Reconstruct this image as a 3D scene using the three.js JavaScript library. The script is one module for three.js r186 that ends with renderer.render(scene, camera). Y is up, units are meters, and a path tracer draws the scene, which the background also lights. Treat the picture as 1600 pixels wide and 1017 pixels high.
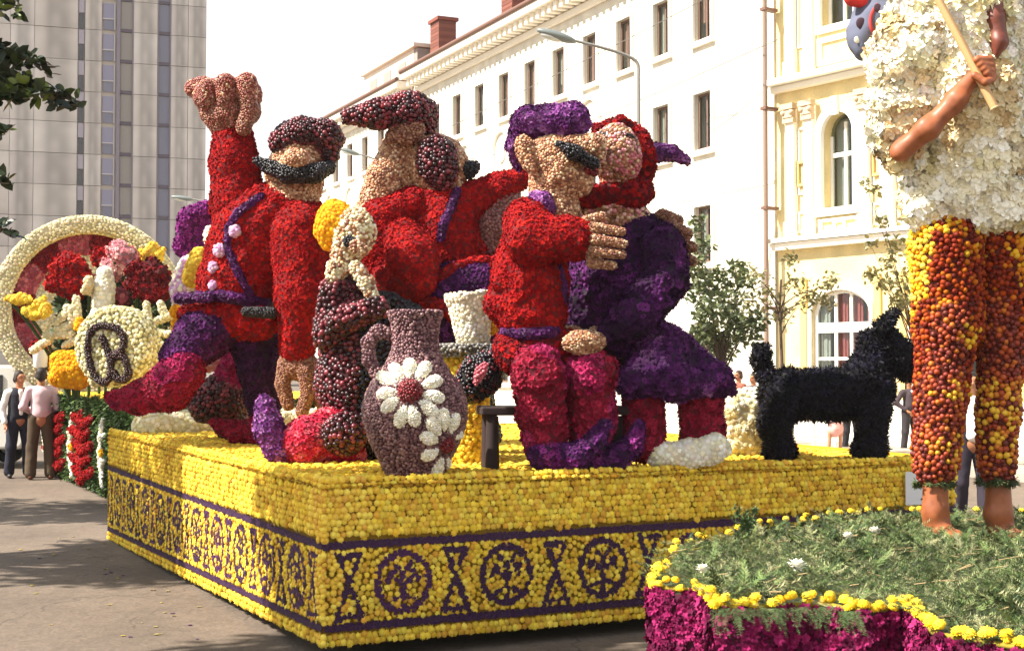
import * as THREE from 'three';
import { mergeGeometries } from 'three/addons/utils/BufferGeometryUtils.js';
import { RoundedBoxGeometry } from 'three/addons/geometries/RoundedBoxGeometry.js';

// ------------------------------------------------------------------ camera, sky, sun, exposure
const F = 2200, EYE = 1.8, PITCH = Math.atan(66.5 / F);
const scene = new THREE.Scene();
const camera = new THREE.PerspectiveCamera(2 * Math.atan(508.5 / F) * 180 / Math.PI, 1024 / 650, 0.1, 900);
camera.position.set(0, EYE, 0);
camera.rotation.x = PITCH;
const clamp01 = (x) => Math.max(0, Math.min(1, x));
const renderer = new THREE.WebGLRenderer({ antialias: true });
renderer.setSize(1024, 650);
renderer.shadowMap.enabled = true;
renderer.toneMapping = THREE.LinearToneMapping;
renderer.toneMappingExposure = 2.8;
const SUN = new THREE.Vector3(-0.76, 0.84, 0.20).normalize();
{
  const w = 256, h = 128, a = new Float32Array(w * h * 4);
  for (let j = 0; j < h; j++) for (let i = 0; i < w; i++) {
    const th = Math.PI * (1 - (j + 0.5) / h), ph = 2 * Math.PI * ((i + 0.5) / w - 0.5);
    const y = Math.cos(th), x = Math.cos(ph) * Math.sin(th), z = Math.sin(ph) * Math.sin(th);
    const c = Math.max(0, x * SUN.x + y * SUN.y + z * SUN.z), up = Math.max(0, y);
    const g = 0.4 * Math.pow(c, 6), k = clamp01(1.25 * Math.pow(1 - up, 1.6));
    const o = (j * w + i) * 4;
    a[o] = 0.17 + 0.34 * k + g; a[o + 1] = 0.21 + 0.30 * k + 0.95 * g; a[o + 2] = 0.27 + 0.22 * k + 0.85 * g; a[o + 3] = 1;
    if (y < 0) { a[o] *= 0.5; a[o + 1] *= 0.48; a[o + 2] *= 0.45; }
  }
  const t = new THREE.DataTexture(a, w, h, THREE.RGBAFormat, THREE.FloatType);
  t.mapping = THREE.EquirectangularReflectionMapping; t.magFilter = t.minFilter = THREE.LinearFilter; t.needsUpdate = true;
  scene.background = t; scene.environment = t;
}
const sun = new THREE.DirectionalLight(new THREE.Color(1, 0.93, 0.82), 4.6);
sun.position.copy(SUN).multiplyScalar(80).add(new THREE.Vector3(0, 0, -15));
sun.target.position.set(0, 0, -15);
sun.castShadow = true; sun.shadow.mapSize.set(4096, 4096); sun.shadow.radius = 1.2;
Object.assign(sun.shadow.camera, { left: -60, right: 60, top: 60, bottom: -60, near: 1, far: 250 });
scene.add(sun, sun.target);

// ------------------------------------------------------------------ helpers
let seed = 7;
const rnd = () => { seed = (seed + 0x6D2B79F5) | 0; let t = Math.imul(seed ^ (seed >>> 15), 1 | seed); t = (t + Math.imul(t ^ (t >>> 7), 61 | t)) ^ t; return ((t ^ (t >>> 14)) >>> 0) / 4294967296; };
const rr = (a, b) => a + (b - a) * rnd();
const pick = (a) => a[Math.floor(rnd() * a.length) % a.length];
const V = (x, y, z) => new THREE.Vector3(x, y, z);
const lerp = (a, b, t) => a + (b - a) * t;
const clamp = (x, a, b) => Math.max(a, Math.min(b, x));
function hash(x, y, z) { let n = Math.imul(x, 374761393) + Math.imul(y, 668265263) + Math.imul(z, 2147483647 ^ 0x3b9aca07); n = Math.imul(n ^ (n >>> 13), 1274126177); return ((n ^ (n >>> 16)) >>> 0) / 4294967296; }
function noise(x, y, z = 0) {
  const xi = Math.floor(x), yi = Math.floor(y), zi = Math.floor(z); let u = x - xi, v = y - yi, w = z - zi;
  u = u * u * (3 - 2 * u); v = v * v * (3 - 2 * v); w = w * w * (3 - 2 * w);
  const c = (i, j, k) => hash(xi + i, yi + j, zi + k);
  return lerp(lerp(lerp(c(0, 0, 0), c(1, 0, 0), u), lerp(c(0, 1, 0), c(1, 1, 0), u), v), lerp(lerp(c(0, 0, 1), c(1, 0, 1), u), lerp(c(0, 1, 1), c(1, 1, 1), u), v), w);
}
const used = {};
function numbered(n) { const k = used[n] = (used[n] ?? -1) + 1; return k ? n + '_' + String(k).padStart(3, '0') : n; }
// a point on the ray through photo pixel (px, py) at depth Z, or at height y
const CP = Math.cos(PITCH), SP = Math.sin(PITCH);
function ray(px, py) { const a = px - 800, b = 508.5 - py; return V(a, b * CP + F * SP, b * SP - F * CP); }
function P(px, py, Z) { const r = ray(px, py); return r.multiplyScalar(Z / -r.z).add(V(0, EYE, 0)); }
function G(px, py, y) { const r = ray(px, py); return r.multiplyScalar((y - EYE) / r.y).add(V(0, EYE, 0)); }
function thing(name, label, category, base, group) {
  const o = new THREE.Group(); o.name = numbered(name); scene.add(o);
  if (base) o.position.copy(base);
  o.userData = { label, category }; if (group) o.userData.group = group;
  return o;
}
function mesh(name, geo, mat, parent, kind) {
  const m = new THREE.Mesh(geo, mat); m.name = parent ? name : numbered(name); m.castShadow = m.receiveShadow = true;
  if (kind) m.userData.kind = kind;
  (parent || scene).add(m); return m;
}
function tagged(m, label, category, group) { Object.assign(m.userData, { label, category }); if (group) m.userData.group = group; return m; }
const matCache = {};
function mat(hex, rough = 0.9, extra = {}) {
  const k = hex + rough + JSON.stringify(extra);
  return matCache[k] ??= new THREE.MeshStandardMaterial({ color: hex, roughness: rough, side: THREE.DoubleSide, ...extra });
}
function geoOf(pos, idx, nor, col) {
  const g = new THREE.BufferGeometry(); g.setAttribute('position', new THREE.Float32BufferAttribute(pos, 3));
  if (col) g.setAttribute('color', new THREE.Float32BufferAttribute(col, 3));
  if (idx) g.setIndex(idx);
  if (nor) g.setAttribute('normal', new THREE.Float32BufferAttribute(nor, 3)); else g.computeVertexNormals();
  return g;
}
function tube(pts, r, seg = 8, n = 0, closed = false) { return new THREE.TubeGeometry(new THREE.CatmullRomCurve3(pts, closed), n || pts.length * 4, r, seg, closed); }
function limb(pts, radii, seg = 8) {   // tapered tube through points
  const c = new THREE.CatmullRomCurve3(pts), n = pts.length * 4, g = new THREE.TubeGeometry(c, n, 1, seg, false), p = g.attributes.position;
  for (let i = 0; i <= n; i++) { const t = i / n, q = c.getPointAt(t), f = t * (radii.length - 1), k = Math.min(radii.length - 2, Math.floor(f)), r = lerp(radii[k], radii[k + 1], f - k);
    for (let j = 0; j <= seg; j++) { const o = i * (seg + 1) + j; p.setXYZ(o, q.x + (p.getX(o) - q.x) * r, q.y + (p.getY(o) - q.y) * r, q.z + (p.getZ(o) - q.z) * r); } }
  g.computeVertexNormals(); return g;
}
// surface texture made of layered noise; values multiply the colour
function noiseTex(size, metres, fn) {
  const d = new Uint8Array(size * size * 4);
  for (let j = 0; j < size; j++) for (let i = 0; i < size; i++) { const c = fn(i / size, j / size), o = (j * size + i) * 4; d[o] = clamp(c[0], 0, 1) * 255; d[o + 1] = clamp(c[1], 0, 1) * 255; d[o + 2] = clamp(c[2], 0, 1) * 255; d[o + 3] = 255; }
  const t = new THREE.DataTexture(d, size, size); t.colorSpace = THREE.SRGBColorSpace; t.wrapS = t.wrapT = THREE.RepeatWrapping; t.magFilter = THREE.LinearFilter; t.minFilter = THREE.LinearFilter;
  t.repeat.set(1 / metres, 1 / metres); t.needsUpdate = true; return t;
}
// tiling noise on the unit square
function tn(u, v, f, s = 0) { const x = u * f, y = v * f, xi = Math.floor(x), yi = Math.floor(y); let a = x - xi, b = y - yi; a = a * a * (3 - 2 * a); b = b * b * (3 - 2 * b); const c = (i, j) => hash((xi + i) % f, (yi + j) % f, s); return lerp(lerp(c(0, 0), c(1, 0), a), lerp(c(0, 1), c(1, 1), a), b); }

// ------------------------------------------------------------------ signed distance figures
// a primitive is [ax,ay,az,ra, bx,by,bz,rb] in metres (tapered capsule) or {e:[...]} (ellipsoid)
function cap(Z) { return (x1, y1, r1, x2, y2, r2, z1 = 0, z2 = z1) => { const a = P(x1, y1, Z + z1), b = P(x2, y2, Z + z2); return [a.x, a.y, a.z, r1 * (Z + z1) / F, b.x, b.y, b.z, r2 * (Z + z2) / F]; }; }
function chain(Z, list) { const c = cap(Z), out = []; for (let i = 0; i + 1 < list.length; i++) { const [a, b] = [list[i], list[i + 1]]; out.push(c(a[0], a[1], a[2], b[0], b[1], b[2], a[3] || 0, b[3] || 0)); } return out; }
function ell(Z, x, y, rx, ry, rz, rot = 0, dz = 0) { const c = P(x, y, Z + dz), k = (Z + dz) / F, a = rot * Math.PI / 180; return { c, r: V(rx * k, ry * k, rz * k), cs: Math.cos(a), sn: Math.sin(a) }; }
function field(prims, k = 0.05, bump = 0) {
  const fn = (x, y, z) => {
    let d = 1e9;
    for (const p of prims) {
      let e;
      if (p.c) {
        const X = x - p.c.x, Y = y - p.c.y, Zz = z - p.c.z, u = (X * p.cs + Y * p.sn), v = (-X * p.sn + Y * p.cs);
        const k0 = Math.hypot(u / p.r.x, v / p.r.y, Zz / p.r.z), k1 = Math.hypot(u / (p.r.x * p.r.x), v / (p.r.y * p.r.y), Zz / (p.r.z * p.r.z));
        e = k1 < 1e-9 ? -Math.min(p.r.x, p.r.y, p.r.z) : k0 * (k0 - 1) / k1;
      } else {
        const bx = p[4] - p[0], by = p[5] - p[1], bz = p[6] - p[2], X = x - p[0], Y = y - p[1], Zz = z - p[2], l = bx * bx + by * by + bz * bz;
        const t = l > 0 ? clamp((X * bx + Y * by + Zz * bz) / l, 0, 1) : 0;
        e = Math.hypot(X - bx * t, Y - by * t, Zz - bz * t) - lerp(p[3], p[7], t);
      }
      if (d > 1e8) d = e; else { const h = Math.max(k - Math.abs(d - e), 0) / k; d = Math.min(d, e) - h * h * k * 0.25; }
    }
    if (bump) d += bump * (noise(x * 13, y * 13, z * 13) - 0.5);
    return d;
  };
  const lo = V(1e9, 1e9, 1e9), hi = V(-1e9, -1e9, -1e9), grow = (x, y, z, r) => { lo.min(V(x - r, y - r, z - r)); hi.max(V(x + r, y + r, z + r)); };
  for (const p of prims) if (p.c) grow(p.c.x, p.c.y, p.c.z, Math.max(p.r.x, p.r.y, p.r.z)); else { grow(p[0], p[1], p[2], p[3]); grow(p[4], p[5], p[6], p[7]); }
  fn.lo = lo.subScalar(k * 0.5 + bump + 0.02); fn.hi = hi.addScalar(k * 0.5 + bump + 0.02);
  return fn;
}
function polygonize(f, h) {
  const { lo, hi } = f, nx = Math.ceil((hi.x - lo.x) / h) + 2, ny = Math.ceil((hi.y - lo.y) / h) + 2, nz = Math.ceil((hi.z - lo.z) / h) + 2;
  const v = new Float32Array(nx * ny * nz), I = (i, j, k) => (k * ny + j) * nx + i;
  for (let k = 0; k < nz; k++) for (let j = 0; j < ny; j++) for (let i = 0; i < nx; i++) v[I(i, j, k)] = f(lo.x + (i - 0.5) * h, lo.y + (j - 0.5) * h, lo.z + (k - 0.5) * h);
  const id = new Int32Array(nx * ny * nz).fill(-1), pos = [], nor = [], idx = [];
  const C = [[0, 0, 0], [1, 0, 0], [0, 1, 0], [1, 1, 0], [0, 0, 1], [1, 0, 1], [0, 1, 1], [1, 1, 1]], E = [[0, 1], [2, 3], [4, 5], [6, 7], [0, 2], [1, 3], [4, 6], [5, 7], [0, 4], [1, 5], [2, 6], [3, 7]];
  const g = new Float32Array(8);
  for (let k = 0; k < nz - 1; k++) for (let j = 0; j < ny - 1; j++) for (let i = 0; i < nx - 1; i++) {
    let m = 0; for (let c = 0; c < 8; c++) { g[c] = v[I(i + C[c][0], j + C[c][1], k + C[c][2])]; if (g[c] < 0) m |= 1 << c; }
    if (m === 0 || m === 255) continue;
    let x = 0, y = 0, z = 0, n = 0;
    for (const [a, b] of E) if ((g[a] < 0) !== (g[b] < 0)) { const t = g[a] / (g[a] - g[b]); x += lerp(C[a][0], C[b][0], t); y += lerp(C[a][1], C[b][1], t); z += lerp(C[a][2], C[b][2], t); n++; }
    const X = lo.x + (i - 0.5 + x / n) * h, Y = lo.y + (j - 0.5 + y / n) * h, Z = lo.z + (k - 0.5 + z / n) * h, e = h * 0.5;
    id[I(i, j, k)] = pos.length / 3; pos.push(X, Y, Z);
    const a = f(X + e, Y, Z) - f(X - e, Y, Z), b = f(X, Y + e, Z) - f(X, Y - e, Z), c = f(X, Y, Z + e) - f(X, Y, Z - e), l = Math.hypot(a, b, c) || 1;
    nor.push(a / l, b / l, c / l);
  }
  const quad = (a, b, c, d, flip) => { if (a < 0 || b < 0 || c < 0 || d < 0) return; flip ? idx.push(a, c, b, a, d, c) : idx.push(a, b, c, a, c, d); };
  for (let k = 1; k < nz - 1; k++) for (let j = 1; j < ny - 1; j++) for (let i = 1; i < nx - 1; i++) {
    const s = v[I(i, j, k)] < 0;
    if (s !== (v[I(i + 1, j, k)] < 0)) quad(id[I(i, j - 1, k - 1)], id[I(i, j, k - 1)], id[I(i, j, k)], id[I(i, j - 1, k)], !s);
    if (s !== (v[I(i, j + 1, k)] < 0)) quad(id[I(i - 1, j, k - 1)], id[I(i - 1, j, k)], id[I(i, j, k)], id[I(i, j, k - 1)], !s);
    if (s !== (v[I(i, j, k + 1)] < 0)) quad(id[I(i - 1, j - 1, k)], id[I(i, j - 1, k)], id[I(i, j, k)], id[I(i - 1, j, k)], !s);
  }
  return geoOf(pos, idx, nor);
}
// where the camera ray through a pixel meets a field
function hit(f, px, py, z0, z1) { for (let Z = z0; Z < z1;) { const p = P(px, py, Z), d = f(p.x, p.y, p.z); if (d < 0.002) return p; Z += Math.max(0.003, d * 0.8); } return null; }

// ------------------------------------------------------------------ flowers (unit size, standing on y = 0, about 1 across)
function ball(detail, fn, squash = 1, lift = 0.2) {
  const g = new THREE.IcosahedronGeometry(1, detail).toNonIndexed(), p = g.attributes.position, key = {}, pos = [], idx = [];
  for (let i = 0; i < p.count; i++) {
    const x = p.getX(i), y = p.getY(i), z = p.getZ(i), k = x.toFixed(3) + y.toFixed(3) + z.toFixed(3);
    if (key[k] === undefined) { key[k] = pos.length / 3; const r = fn(x, y, z); pos.push(x * r, y * r * squash + lift, z * r); }
    idx.push(key[k]);
  }
  return geoOf(pos, idx);
}
// rosette of curved petals: rings of [count, tilt from axis, length, width, curl]
function rosette(rings, jit = 0.15) {
  const pos = [], idx = [];
  for (const [n, tilt, len, wid, curl, y0 = 0] of rings) for (let i = 0; i < n; i++) {
    const a = (i + rr(-0.3, 0.3)) / n * Math.PI * 2 + tilt * 3, b = tilt + rr(-jit, jit), L = len * rr(0.85, 1.1), ca = Math.cos(a), sa = Math.sin(a), o = pos.length / 3;
    for (const [s, w] of [[0, 0.35], [0.55, 1], [1, 0.35]]) {
      const t = b + curl * s, r = Math.sin(t) * L * s + 0.03, y = Math.cos(t) * L * s + y0;
      for (const e of [-1, 1]) pos.push(ca * r - sa * e * w * wid, y, sa * r + ca * e * w * wid);
    }
    idx.push(o, o + 1, o + 2, o + 1, o + 3, o + 2, o + 2, o + 3, o + 4, o + 3, o + 5, o + 4);
  }
  return geoOf(pos, idx);
}
const ridge = (f, s) => (x, y, z) => { const n = noise(x * f + s, y * f + s, z * f); return 1 - Math.abs(n - 0.5) * 2; };
const KIND = {
  mum: [1, 2, 3].map((s) => mergeGeometries([ball(2, (x, y, z) => 0.40 * (0.82 + 0.3 * ridge(4.0, s * 9)(x, y, z)), 0.62, 0.1), rosette([[7, 0.35, 0.40, 0.09, 0.7, 0.12], [10, 0.8, 0.48, 0.1, 0.5, 0.08], [12, 1.25, 0.52, 0.1, 0.3, 0.06]], 0.2)])),
  carn: [1, 2, 3].map((s) => mergeGeometries([ball(2, (x, y, z) => 0.18 + 0.22 * ridge(3.4, s * 7)(x, y, z), 0.8, 0.1), rosette([[5, 0.3, 0.52, 0.2, 0.5, 0.08], [7, 0.8, 0.56, 0.22, 0.5, 0.05], [7, 1.3, 0.52, 0.22, 0.3, 0.02]], 0.45)])),
  bead: [1, 2].map((s) => ball(1, (x, y, z) => 0.5 * (0.85 + 0.3 * noise(x * 2 + s * 5, y * 2, z * 2)), 0.9, 0.25)),
  straw: [1, 2].map(() => rosette([[6, 0.25, 0.42, 0.16, 0.5, 0.02], [8, 0.75, 0.5, 0.18, 0.1, 0], [8, 1.25, 0.52, 0.18, -0.4, 0]])),
  shag: [1, 2, 3].map(() => rosette([[5, 0.3, 0.6, 0.17, 0.6, 0], [7, 0.8, 0.62, 0.2, 0.5, 0], [7, 1.35, 0.55, 0.2, 0.2, 0]], 0.35)),
  petal: [1, 2, 3].map(() => rosette([[3, 0.4, 0.5, 0.26, 0.9, 0], [5, 0.9, 0.6, 0.28, 0.6, 0], [4, 1.4, 0.6, 0.28, 0, 0]], 0.4)),
  leafy: [1, 2, 3].map(() => rosette([[4, 0.3, 1.0, 0.13, 0.5, 0], [6, 0.8, 0.9, 0.14, 0.3, 0], [5, 1.3, 0.8, 0.14, 0.1, 0]], 0.4)),
  button: [1, 2, 3].map((s) => mergeGeometries([ball(2, (x, y, z) => 0.36 * (0.85 + 0.2 * noise(x * 2 + s * 5, y * 2, z * 2)), 0.95, 0.22), rosette([[8, 0.75, 0.42, 0.14, 0.2, 0.05], [8, 1.3, 0.46, 0.16, -0.2, 0.02]], 0.2)])),
  pom: [1, 2, 3].map((s) => mergeGeometries([ball(3, (x, y, z) => 0.42 * (0.8 + 0.3 * ridge(4.6, s * 9)(x, y, z)), 0.8, 0.14), rosette([[8, 0.3, 0.5, 0.07, 0.6, 0.12], [12, 0.7, 0.5, 0.08, 0.5, 0.1], [14, 1.1, 0.5, 0.08, 0.4, 0.08], [14, 1.5, 0.5, 0.08, 0.2, 0.06]], 0.15)])),
  mumbig: [1, 2].map(() => rosette([[7, 0.2, 0.46, 0.09, 0.5, 0.1], [11, 0.6, 0.52, 0.1, 0.35, 0.08], [14, 1.0, 0.55, 0.1, 0.2, 0.06], [14, 1.45, 0.55, 0.1, -0.1, 0.05], [11, 1.85, 0.48, 0.1, -0.3, 0.05]], 0.12)),
};
const ROUGH = { mum: 0.8, carn: 0.85, bead: 0.38, straw: 0.42, shag: 0.8, petal: 0.55, leafy: 0.6, mumbig: 0.8, button: 0.6, pom: 0.8 };
const GAP = { carn: 1.05, shag: 0.95, button: 0.82, pom: 0.85, petal: 0.85 };
const fmat = {};
for (const k in KIND) fmat[k] = new THREE.MeshPhysicalMaterial({ color: 0xffffff, roughness: ROUGH[k], specularIntensity: ROUGH[k] > 0.5 ? 0.35 : 1, side: THREE.DoubleSide });
const colOf = {}; const C = (h) => colOf[h] ??= new THREE.Color(h);
const Y = V(0, 1, 0);
// flowers at [{p, n, c, s}]: InstancedMesh children of a part
function plant(parent, kind, spots, base, name = 'blossoms') {
  const m4 = new THREE.Matrix4(), q = new THREE.Quaternion(), q2 = new THREE.Quaternion();
  const sets = KIND[kind].map(() => []);
  spots.forEach((s, i) => sets[i % sets.length].push(s));
  sets.forEach((set, k) => {
    if (!set.length) return;
    const im = new THREE.InstancedMesh(KIND[kind][k], fmat[kind], set.length); im.name = name; im.userData.kind = 'stuff'; im.castShadow = im.receiveShadow = true;
    set.forEach((s, i) => {
      q.setFromUnitVectors(Y, s.n); q2.setFromAxisAngle(Y, rnd() * 6.283); q.multiply(q2);
      m4.compose(s.p.clone().sub(base), q, V(s.s, s.s * rr(0.8, 1.15), s.s)); im.setMatrixAt(i, m4);
      const j = rr(0.78, 1.12); im.setColorAt(i, new THREE.Color(s.c.r * j, s.c.g * j * rr(0.95, 1.05), s.c.b * j));
    });
    parent.add(im);
  });
}
// well spaced points on a geometry
function scatter(g, space, limit = 200000) {
  const p = g.attributes.position.array, n = g.attributes.normal.array, ix = g.index.array, cum = []; let A = 0;
  for (let i = 0; i < ix.length; i += 3) {
    const a = ix[i] * 3, b = ix[i + 1] * 3, c = ix[i + 2] * 3, ux = p[b] - p[a], uy = p[b + 1] - p[a + 1], uz = p[b + 2] - p[a + 2], vx = p[c] - p[a], vy = p[c + 1] - p[a + 1], vz = p[c + 2] - p[a + 2];
    A += Math.hypot(uy * vz - uz * vy, uz * vx - ux * vz, ux * vy - uy * vx) / 2; cum.push(A);
  }
  const want = Math.min(limit, Math.floor(A / (space * space) * 4)), cells = new Map(), out = [], key = (i, j, k) => (i * 73856093) ^ (j * 19349663) ^ (k * 83492791);
  for (let q = 0; q < want; q++) {
    const t = rnd() * A; let lo = 0, hi = cum.length - 1; while (lo < hi) { const m = (lo + hi) >> 1; cum[m] < t ? lo = m + 1 : hi = m; }
    let u = rnd(), v = rnd(); if (u + v > 1) { u = 1 - u; v = 1 - v; } const w = 1 - u - v, a = ix[lo * 3] * 3, b = ix[lo * 3 + 1] * 3, c = ix[lo * 3 + 2] * 3;
    const X = p[a] * w + p[b] * u + p[c] * v, Yy = p[a + 1] * w + p[b + 1] * u + p[c + 1] * v, Z = p[a + 2] * w + p[b + 2] * u + p[c + 2] * v;
    const ci = Math.floor(X / space), cj = Math.floor(Yy / space), ck = Math.floor(Z / space); let ok = true;
    for (let i = -1; i <= 1 && ok; i++) for (let j = -1; j <= 1 && ok; j++) for (let k = -1; k <= 1 && ok; k++) { const l = cells.get(key(ci + i, cj + j, ck + k)); if (l) for (const e of l) if ((e[0] - X) ** 2 + (e[1] - Yy) ** 2 + (e[2] - Z) ** 2 < space * space * 0.72) { ok = false; break; } }
    if (!ok) continue;
    const kk = key(ci, cj, ck); if (!cells.has(kk)) cells.set(kk, []); cells.get(kk).push([X, Yy, Z]);
    out.push({ p: V(X, Yy, Z), n: V(n[a] * w + n[b] * u + n[c] * v, n[a + 1] * w + n[b + 1] * u + n[c + 1] * v, n[a + 2] * w + n[b + 2] * u + n[c + 2] * v).normalize() });
  }
  return out;
}
// palettes
const PAL = {
  red: ['#b00e15', '#bf1418', '#9c0b14', '#a60d16', '#c8201a'], darkred: ['#7a0f1a', '#8e1420', '#650c16'],
  wine: ['#43101a', '#5a1522', '#701f2c', '#2c0a12', '#3a0e18', '#8a3540'], black: ['#0d0a10', '#15101a', '#0a080c', '#1b1420'],
  tan: ['#c9946a', '#dcb48c', '#a06a4a', '#b87f58', '#e4c4a0', '#84503a'], brown: ['#8a5540', '#9c6a50', '#74432f', '#a87a5c'], rust: ['#98483a', '#a85a4a', '#843a30', '#b8786a'],
  cream: ['#e8dfba', '#d9cfa4', '#efe8cc', '#cdbf8e'], white: ['#f4efdf', '#fbf8ee', '#e9e1c6', '#efe6c8'],
  magenta: ['#96164a', '#a81e55', '#801040', '#b53064'], crimson: ['#8f1030', '#9e1638', '#7c0c28', '#a8203f'], pinkred: ['#d02a48', '#e04a62', '#b81c38', '#e8707c'],
  purple: ['#4a1550', '#5a1e60', '#3a1040', '#6a2a6e', '#431249'], deep: ['#330d38', '#290930', '#401446', '#2e0b34'], violet: ['#76367f', '#87488c', '#612868', '#9a629e'], plum: ['#7d2174', '#8f2c82', '#66185f', '#a03c92'],
  yellow: ['#f2d248', '#ecc63e', '#f6dc58', '#e4ba38', '#f0cf4a', '#e8be46', '#dca83a'], orange: ['#eda414', '#f2b41e', '#e0930f'], lilac: ['#d9a8cf', '#c993bd', '#e6c3dc'], pink: ['#e6a3a8', '#d98490', '#f0c0bd'], rose: ['#c86070', '#b8505f', '#d47a82'],
  mauve: ['#7c5258', '#8e6468', '#694048', '#9a7674', '#5c383e'], dusty: ['#8f5c58', '#a0706a', '#7c4a48'], straw: ['#8c2a10', '#b4460f', '#a83812', '#d98a1c', '#6e1e0c', '#c25a14', '#e2ad20'],
  green: ['#3c5424', '#4a6430', '#2c4019', '#587038'],
};
const DEPTH = { red: 0.72, darkred: 0.75, wine: 0.8, crimson: 0.85, magenta: 0.95, pinkred: 0.85, purple: 0.85, deep: 0.95, violet: 0.92, plum: 0.78, tan: 0.86, brown: 0.85, rust: 0.85, mauve: 0.85, dusty: 0.85, green: 0.8, rose: 0.85 };   // dyed and dried petals are deep colours
for (const k in DEPTH) PAL[k] = PAL[k].map((h) => '#' + new THREE.Color(h).multiplyScalar(DEPTH[k]).getHexString());
// One flowered part: a solid core with blossoms on it. opt: k, cell, kind, size, pal, colour(p, n) -> palette name, core colour
function part(fig, name, prims, pal, kind, size, opt = {}) {
  const f = field(prims, opt.k ?? 0.06, opt.bump ?? 0.02), g = polygonize(f, opt.cell ?? 0.03), c = C(PAL[pal][0]).clone().multiplyScalar(GAP[kind] && pal !== 'white' ? 0.4 : 0.8);
  const spots = scatter(g, size * 0.78 * (opt.gap || GAP[kind] || 1));
  for (const s of spots) { s.s = size * rr(0.85, 1.25); s.c = C(pick(PAL[opt.colour ? opt.colour(s.p, s.n) || pal : pal])); s.p.addScaledVector(s.n, -size * 0.1); }
  g.translate(-fig.position.x, -fig.position.y, -fig.position.z);
  const m = mesh(name, g, mat('#' + c.getHexString(), 0.95), opt.parent || fig);
  if (opt.label) m.userData.label = opt.label;
  let rest = spots;
  if (opt.singles) {   // the blossoms that show largest are pieces of their own
    const near = spots.filter((s) => s.n.dot(V(-s.p.x, EYE - s.p.y, -s.p.z).normalize()) > 0.15 && opt.singles(s)).sort((a, b) => a.p.lengthSq() - b.p.lengthSq()).slice(0, 300), set = new Set(near);
    rest = spots.filter((s) => !set.has(s));
    near.forEach((s, i) => single(m, kind, s, fig.position, i));
  }
  plant(m, kind, rest, fig.position, opt.stuff || 'blossoms');
  m.f = f; return m;
}
const singleMats = {};
function single(parent, kind, s, base, i) {
  const k = kind + s.c.getHexString();
  singleMats[k] ??= new THREE.MeshStandardMaterial({ color: s.c.clone(), roughness: ROUGH[kind], side: THREE.DoubleSide });
  const o = new THREE.Mesh(KIND[kind][i % KIND[kind].length], singleMats[k]); o.name = i ? 'blossom_' + String(i).padStart(3, '0') : 'blossom';
  o.position.copy(s.p).sub(base); o.quaternion.setFromUnitVectors(Y, s.n).multiply(new THREE.Quaternion().setFromAxisAngle(Y, rnd() * 6.283)); o.scale.setScalar(s.s); o.castShadow = o.receiveShadow = true;
  parent.add(o); return o;
}
// a band lying on a field along a pixel polyline
function band(fig, name, f, pts, r, Z, pal, kind, size, opt = {}) {
  const h = []; for (let i = 0; i + 1 < pts.length; i++) { const n = Math.max(2, Math.ceil(Math.hypot(pts[i + 1][0] - pts[i][0], pts[i + 1][1] - pts[i][1]) / 8)); for (let j = 0; j <= n; j++) { const p = hit(f, lerp(pts[i][0], pts[i + 1][0], j / n), lerp(pts[i][1], pts[i + 1][1], j / n), Z - 2, Z + 2); if (p) h.push(p); } }
  const R = r * Z / F, prims = []; for (let i = 0; i + 1 < h.length; i++) if (h[i].distanceTo(h[i + 1]) < 0.4) prims.push([h[i].x, h[i].y, h[i].z, R, h[i + 1].x, h[i + 1].y, h[i + 1].z, R]);
  if (!prims.length) return;
  return part(fig, name, prims, pal, kind, size, { k: 0.02, bump: 0, cell: 0.02, ...opt });
}

// ------------------------------------------------------------------ ground
{
  const road = noiseTex(512, 7, (u, v) => {
    const big = tn(u, v, 5, 1) * 0.5 + tn(u, v, 11, 2) * 0.3 + tn(u, v, 27, 3) * 0.2, fine = hash(Math.floor(u * 512), Math.floor(v * 512), 4), mid = tn(u, v, 120, 5);
    let k = 0.72 + 0.34 * big + 0.16 * (fine - 0.5) + 0.10 * (mid - 0.5); const crack = Math.abs(tn(u, v, 9, 8) - 0.5 + 0.12 * (tn(u, v, 60, 9) - 0.5)); if (crack < 0.006) k *= 0.8;
    return [k, k * 0.985, k * 0.97];
  });
  const g = new THREE.PlaneGeometry(700, 700); g.rotateX(-Math.PI / 2); g.translate(0, 0, -200);
  const uv = g.attributes.uv, p = g.attributes.position; for (let i = 0; i < uv.count; i++) uv.setXY(i, p.getX(i), p.getZ(i));
  mesh('road', g, new THREE.MeshStandardMaterial({ color: '#6f6256', map: road, roughness: 0.92, bumpMap: road, bumpScale: 0.012 }), null, 'structure');
}
// frames for facades: origin, horizontal direction u, outward normal n
function facade(ox, oz, ux, uz) { const l = Math.hypot(ux, uz); return new THREE.Matrix4().makeBasis(V(ux / l, 0, uz / l), Y, V(-uz / l, 0, ux / l)).setPosition(ox, 0, oz); }
const bx = (M, u0, u1, y0, y1, d0, d1) => new THREE.BoxGeometry(u1 - u0, y1 - y0, d1 - d0).translate((u0 + u1) / 2, (y0 + y1) / 2, (d0 + d1) / 2).applyMatrix4(M);
const merge = (l) => mergeGeometries(l.map((g) => { const q = g.index ? g.toNonIndexed() : g; for (const k in q.attributes) if (!['position', 'normal', 'uv'].includes(k)) q.deleteAttribute(k); return q; }));
function arch(u0, u1, y0, y1, rise) { const s = new THREE.Path(), r = (u1 - u0) / 2, e = rise ?? r; s.moveTo(u0, y0); s.lineTo(u1, y0); s.lineTo(u1, y1 - e); s.absellipse((u0 + u1) / 2, y1 - e, r, e, 0, Math.PI, false); s.lineTo(u0, y0); return s; }
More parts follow.
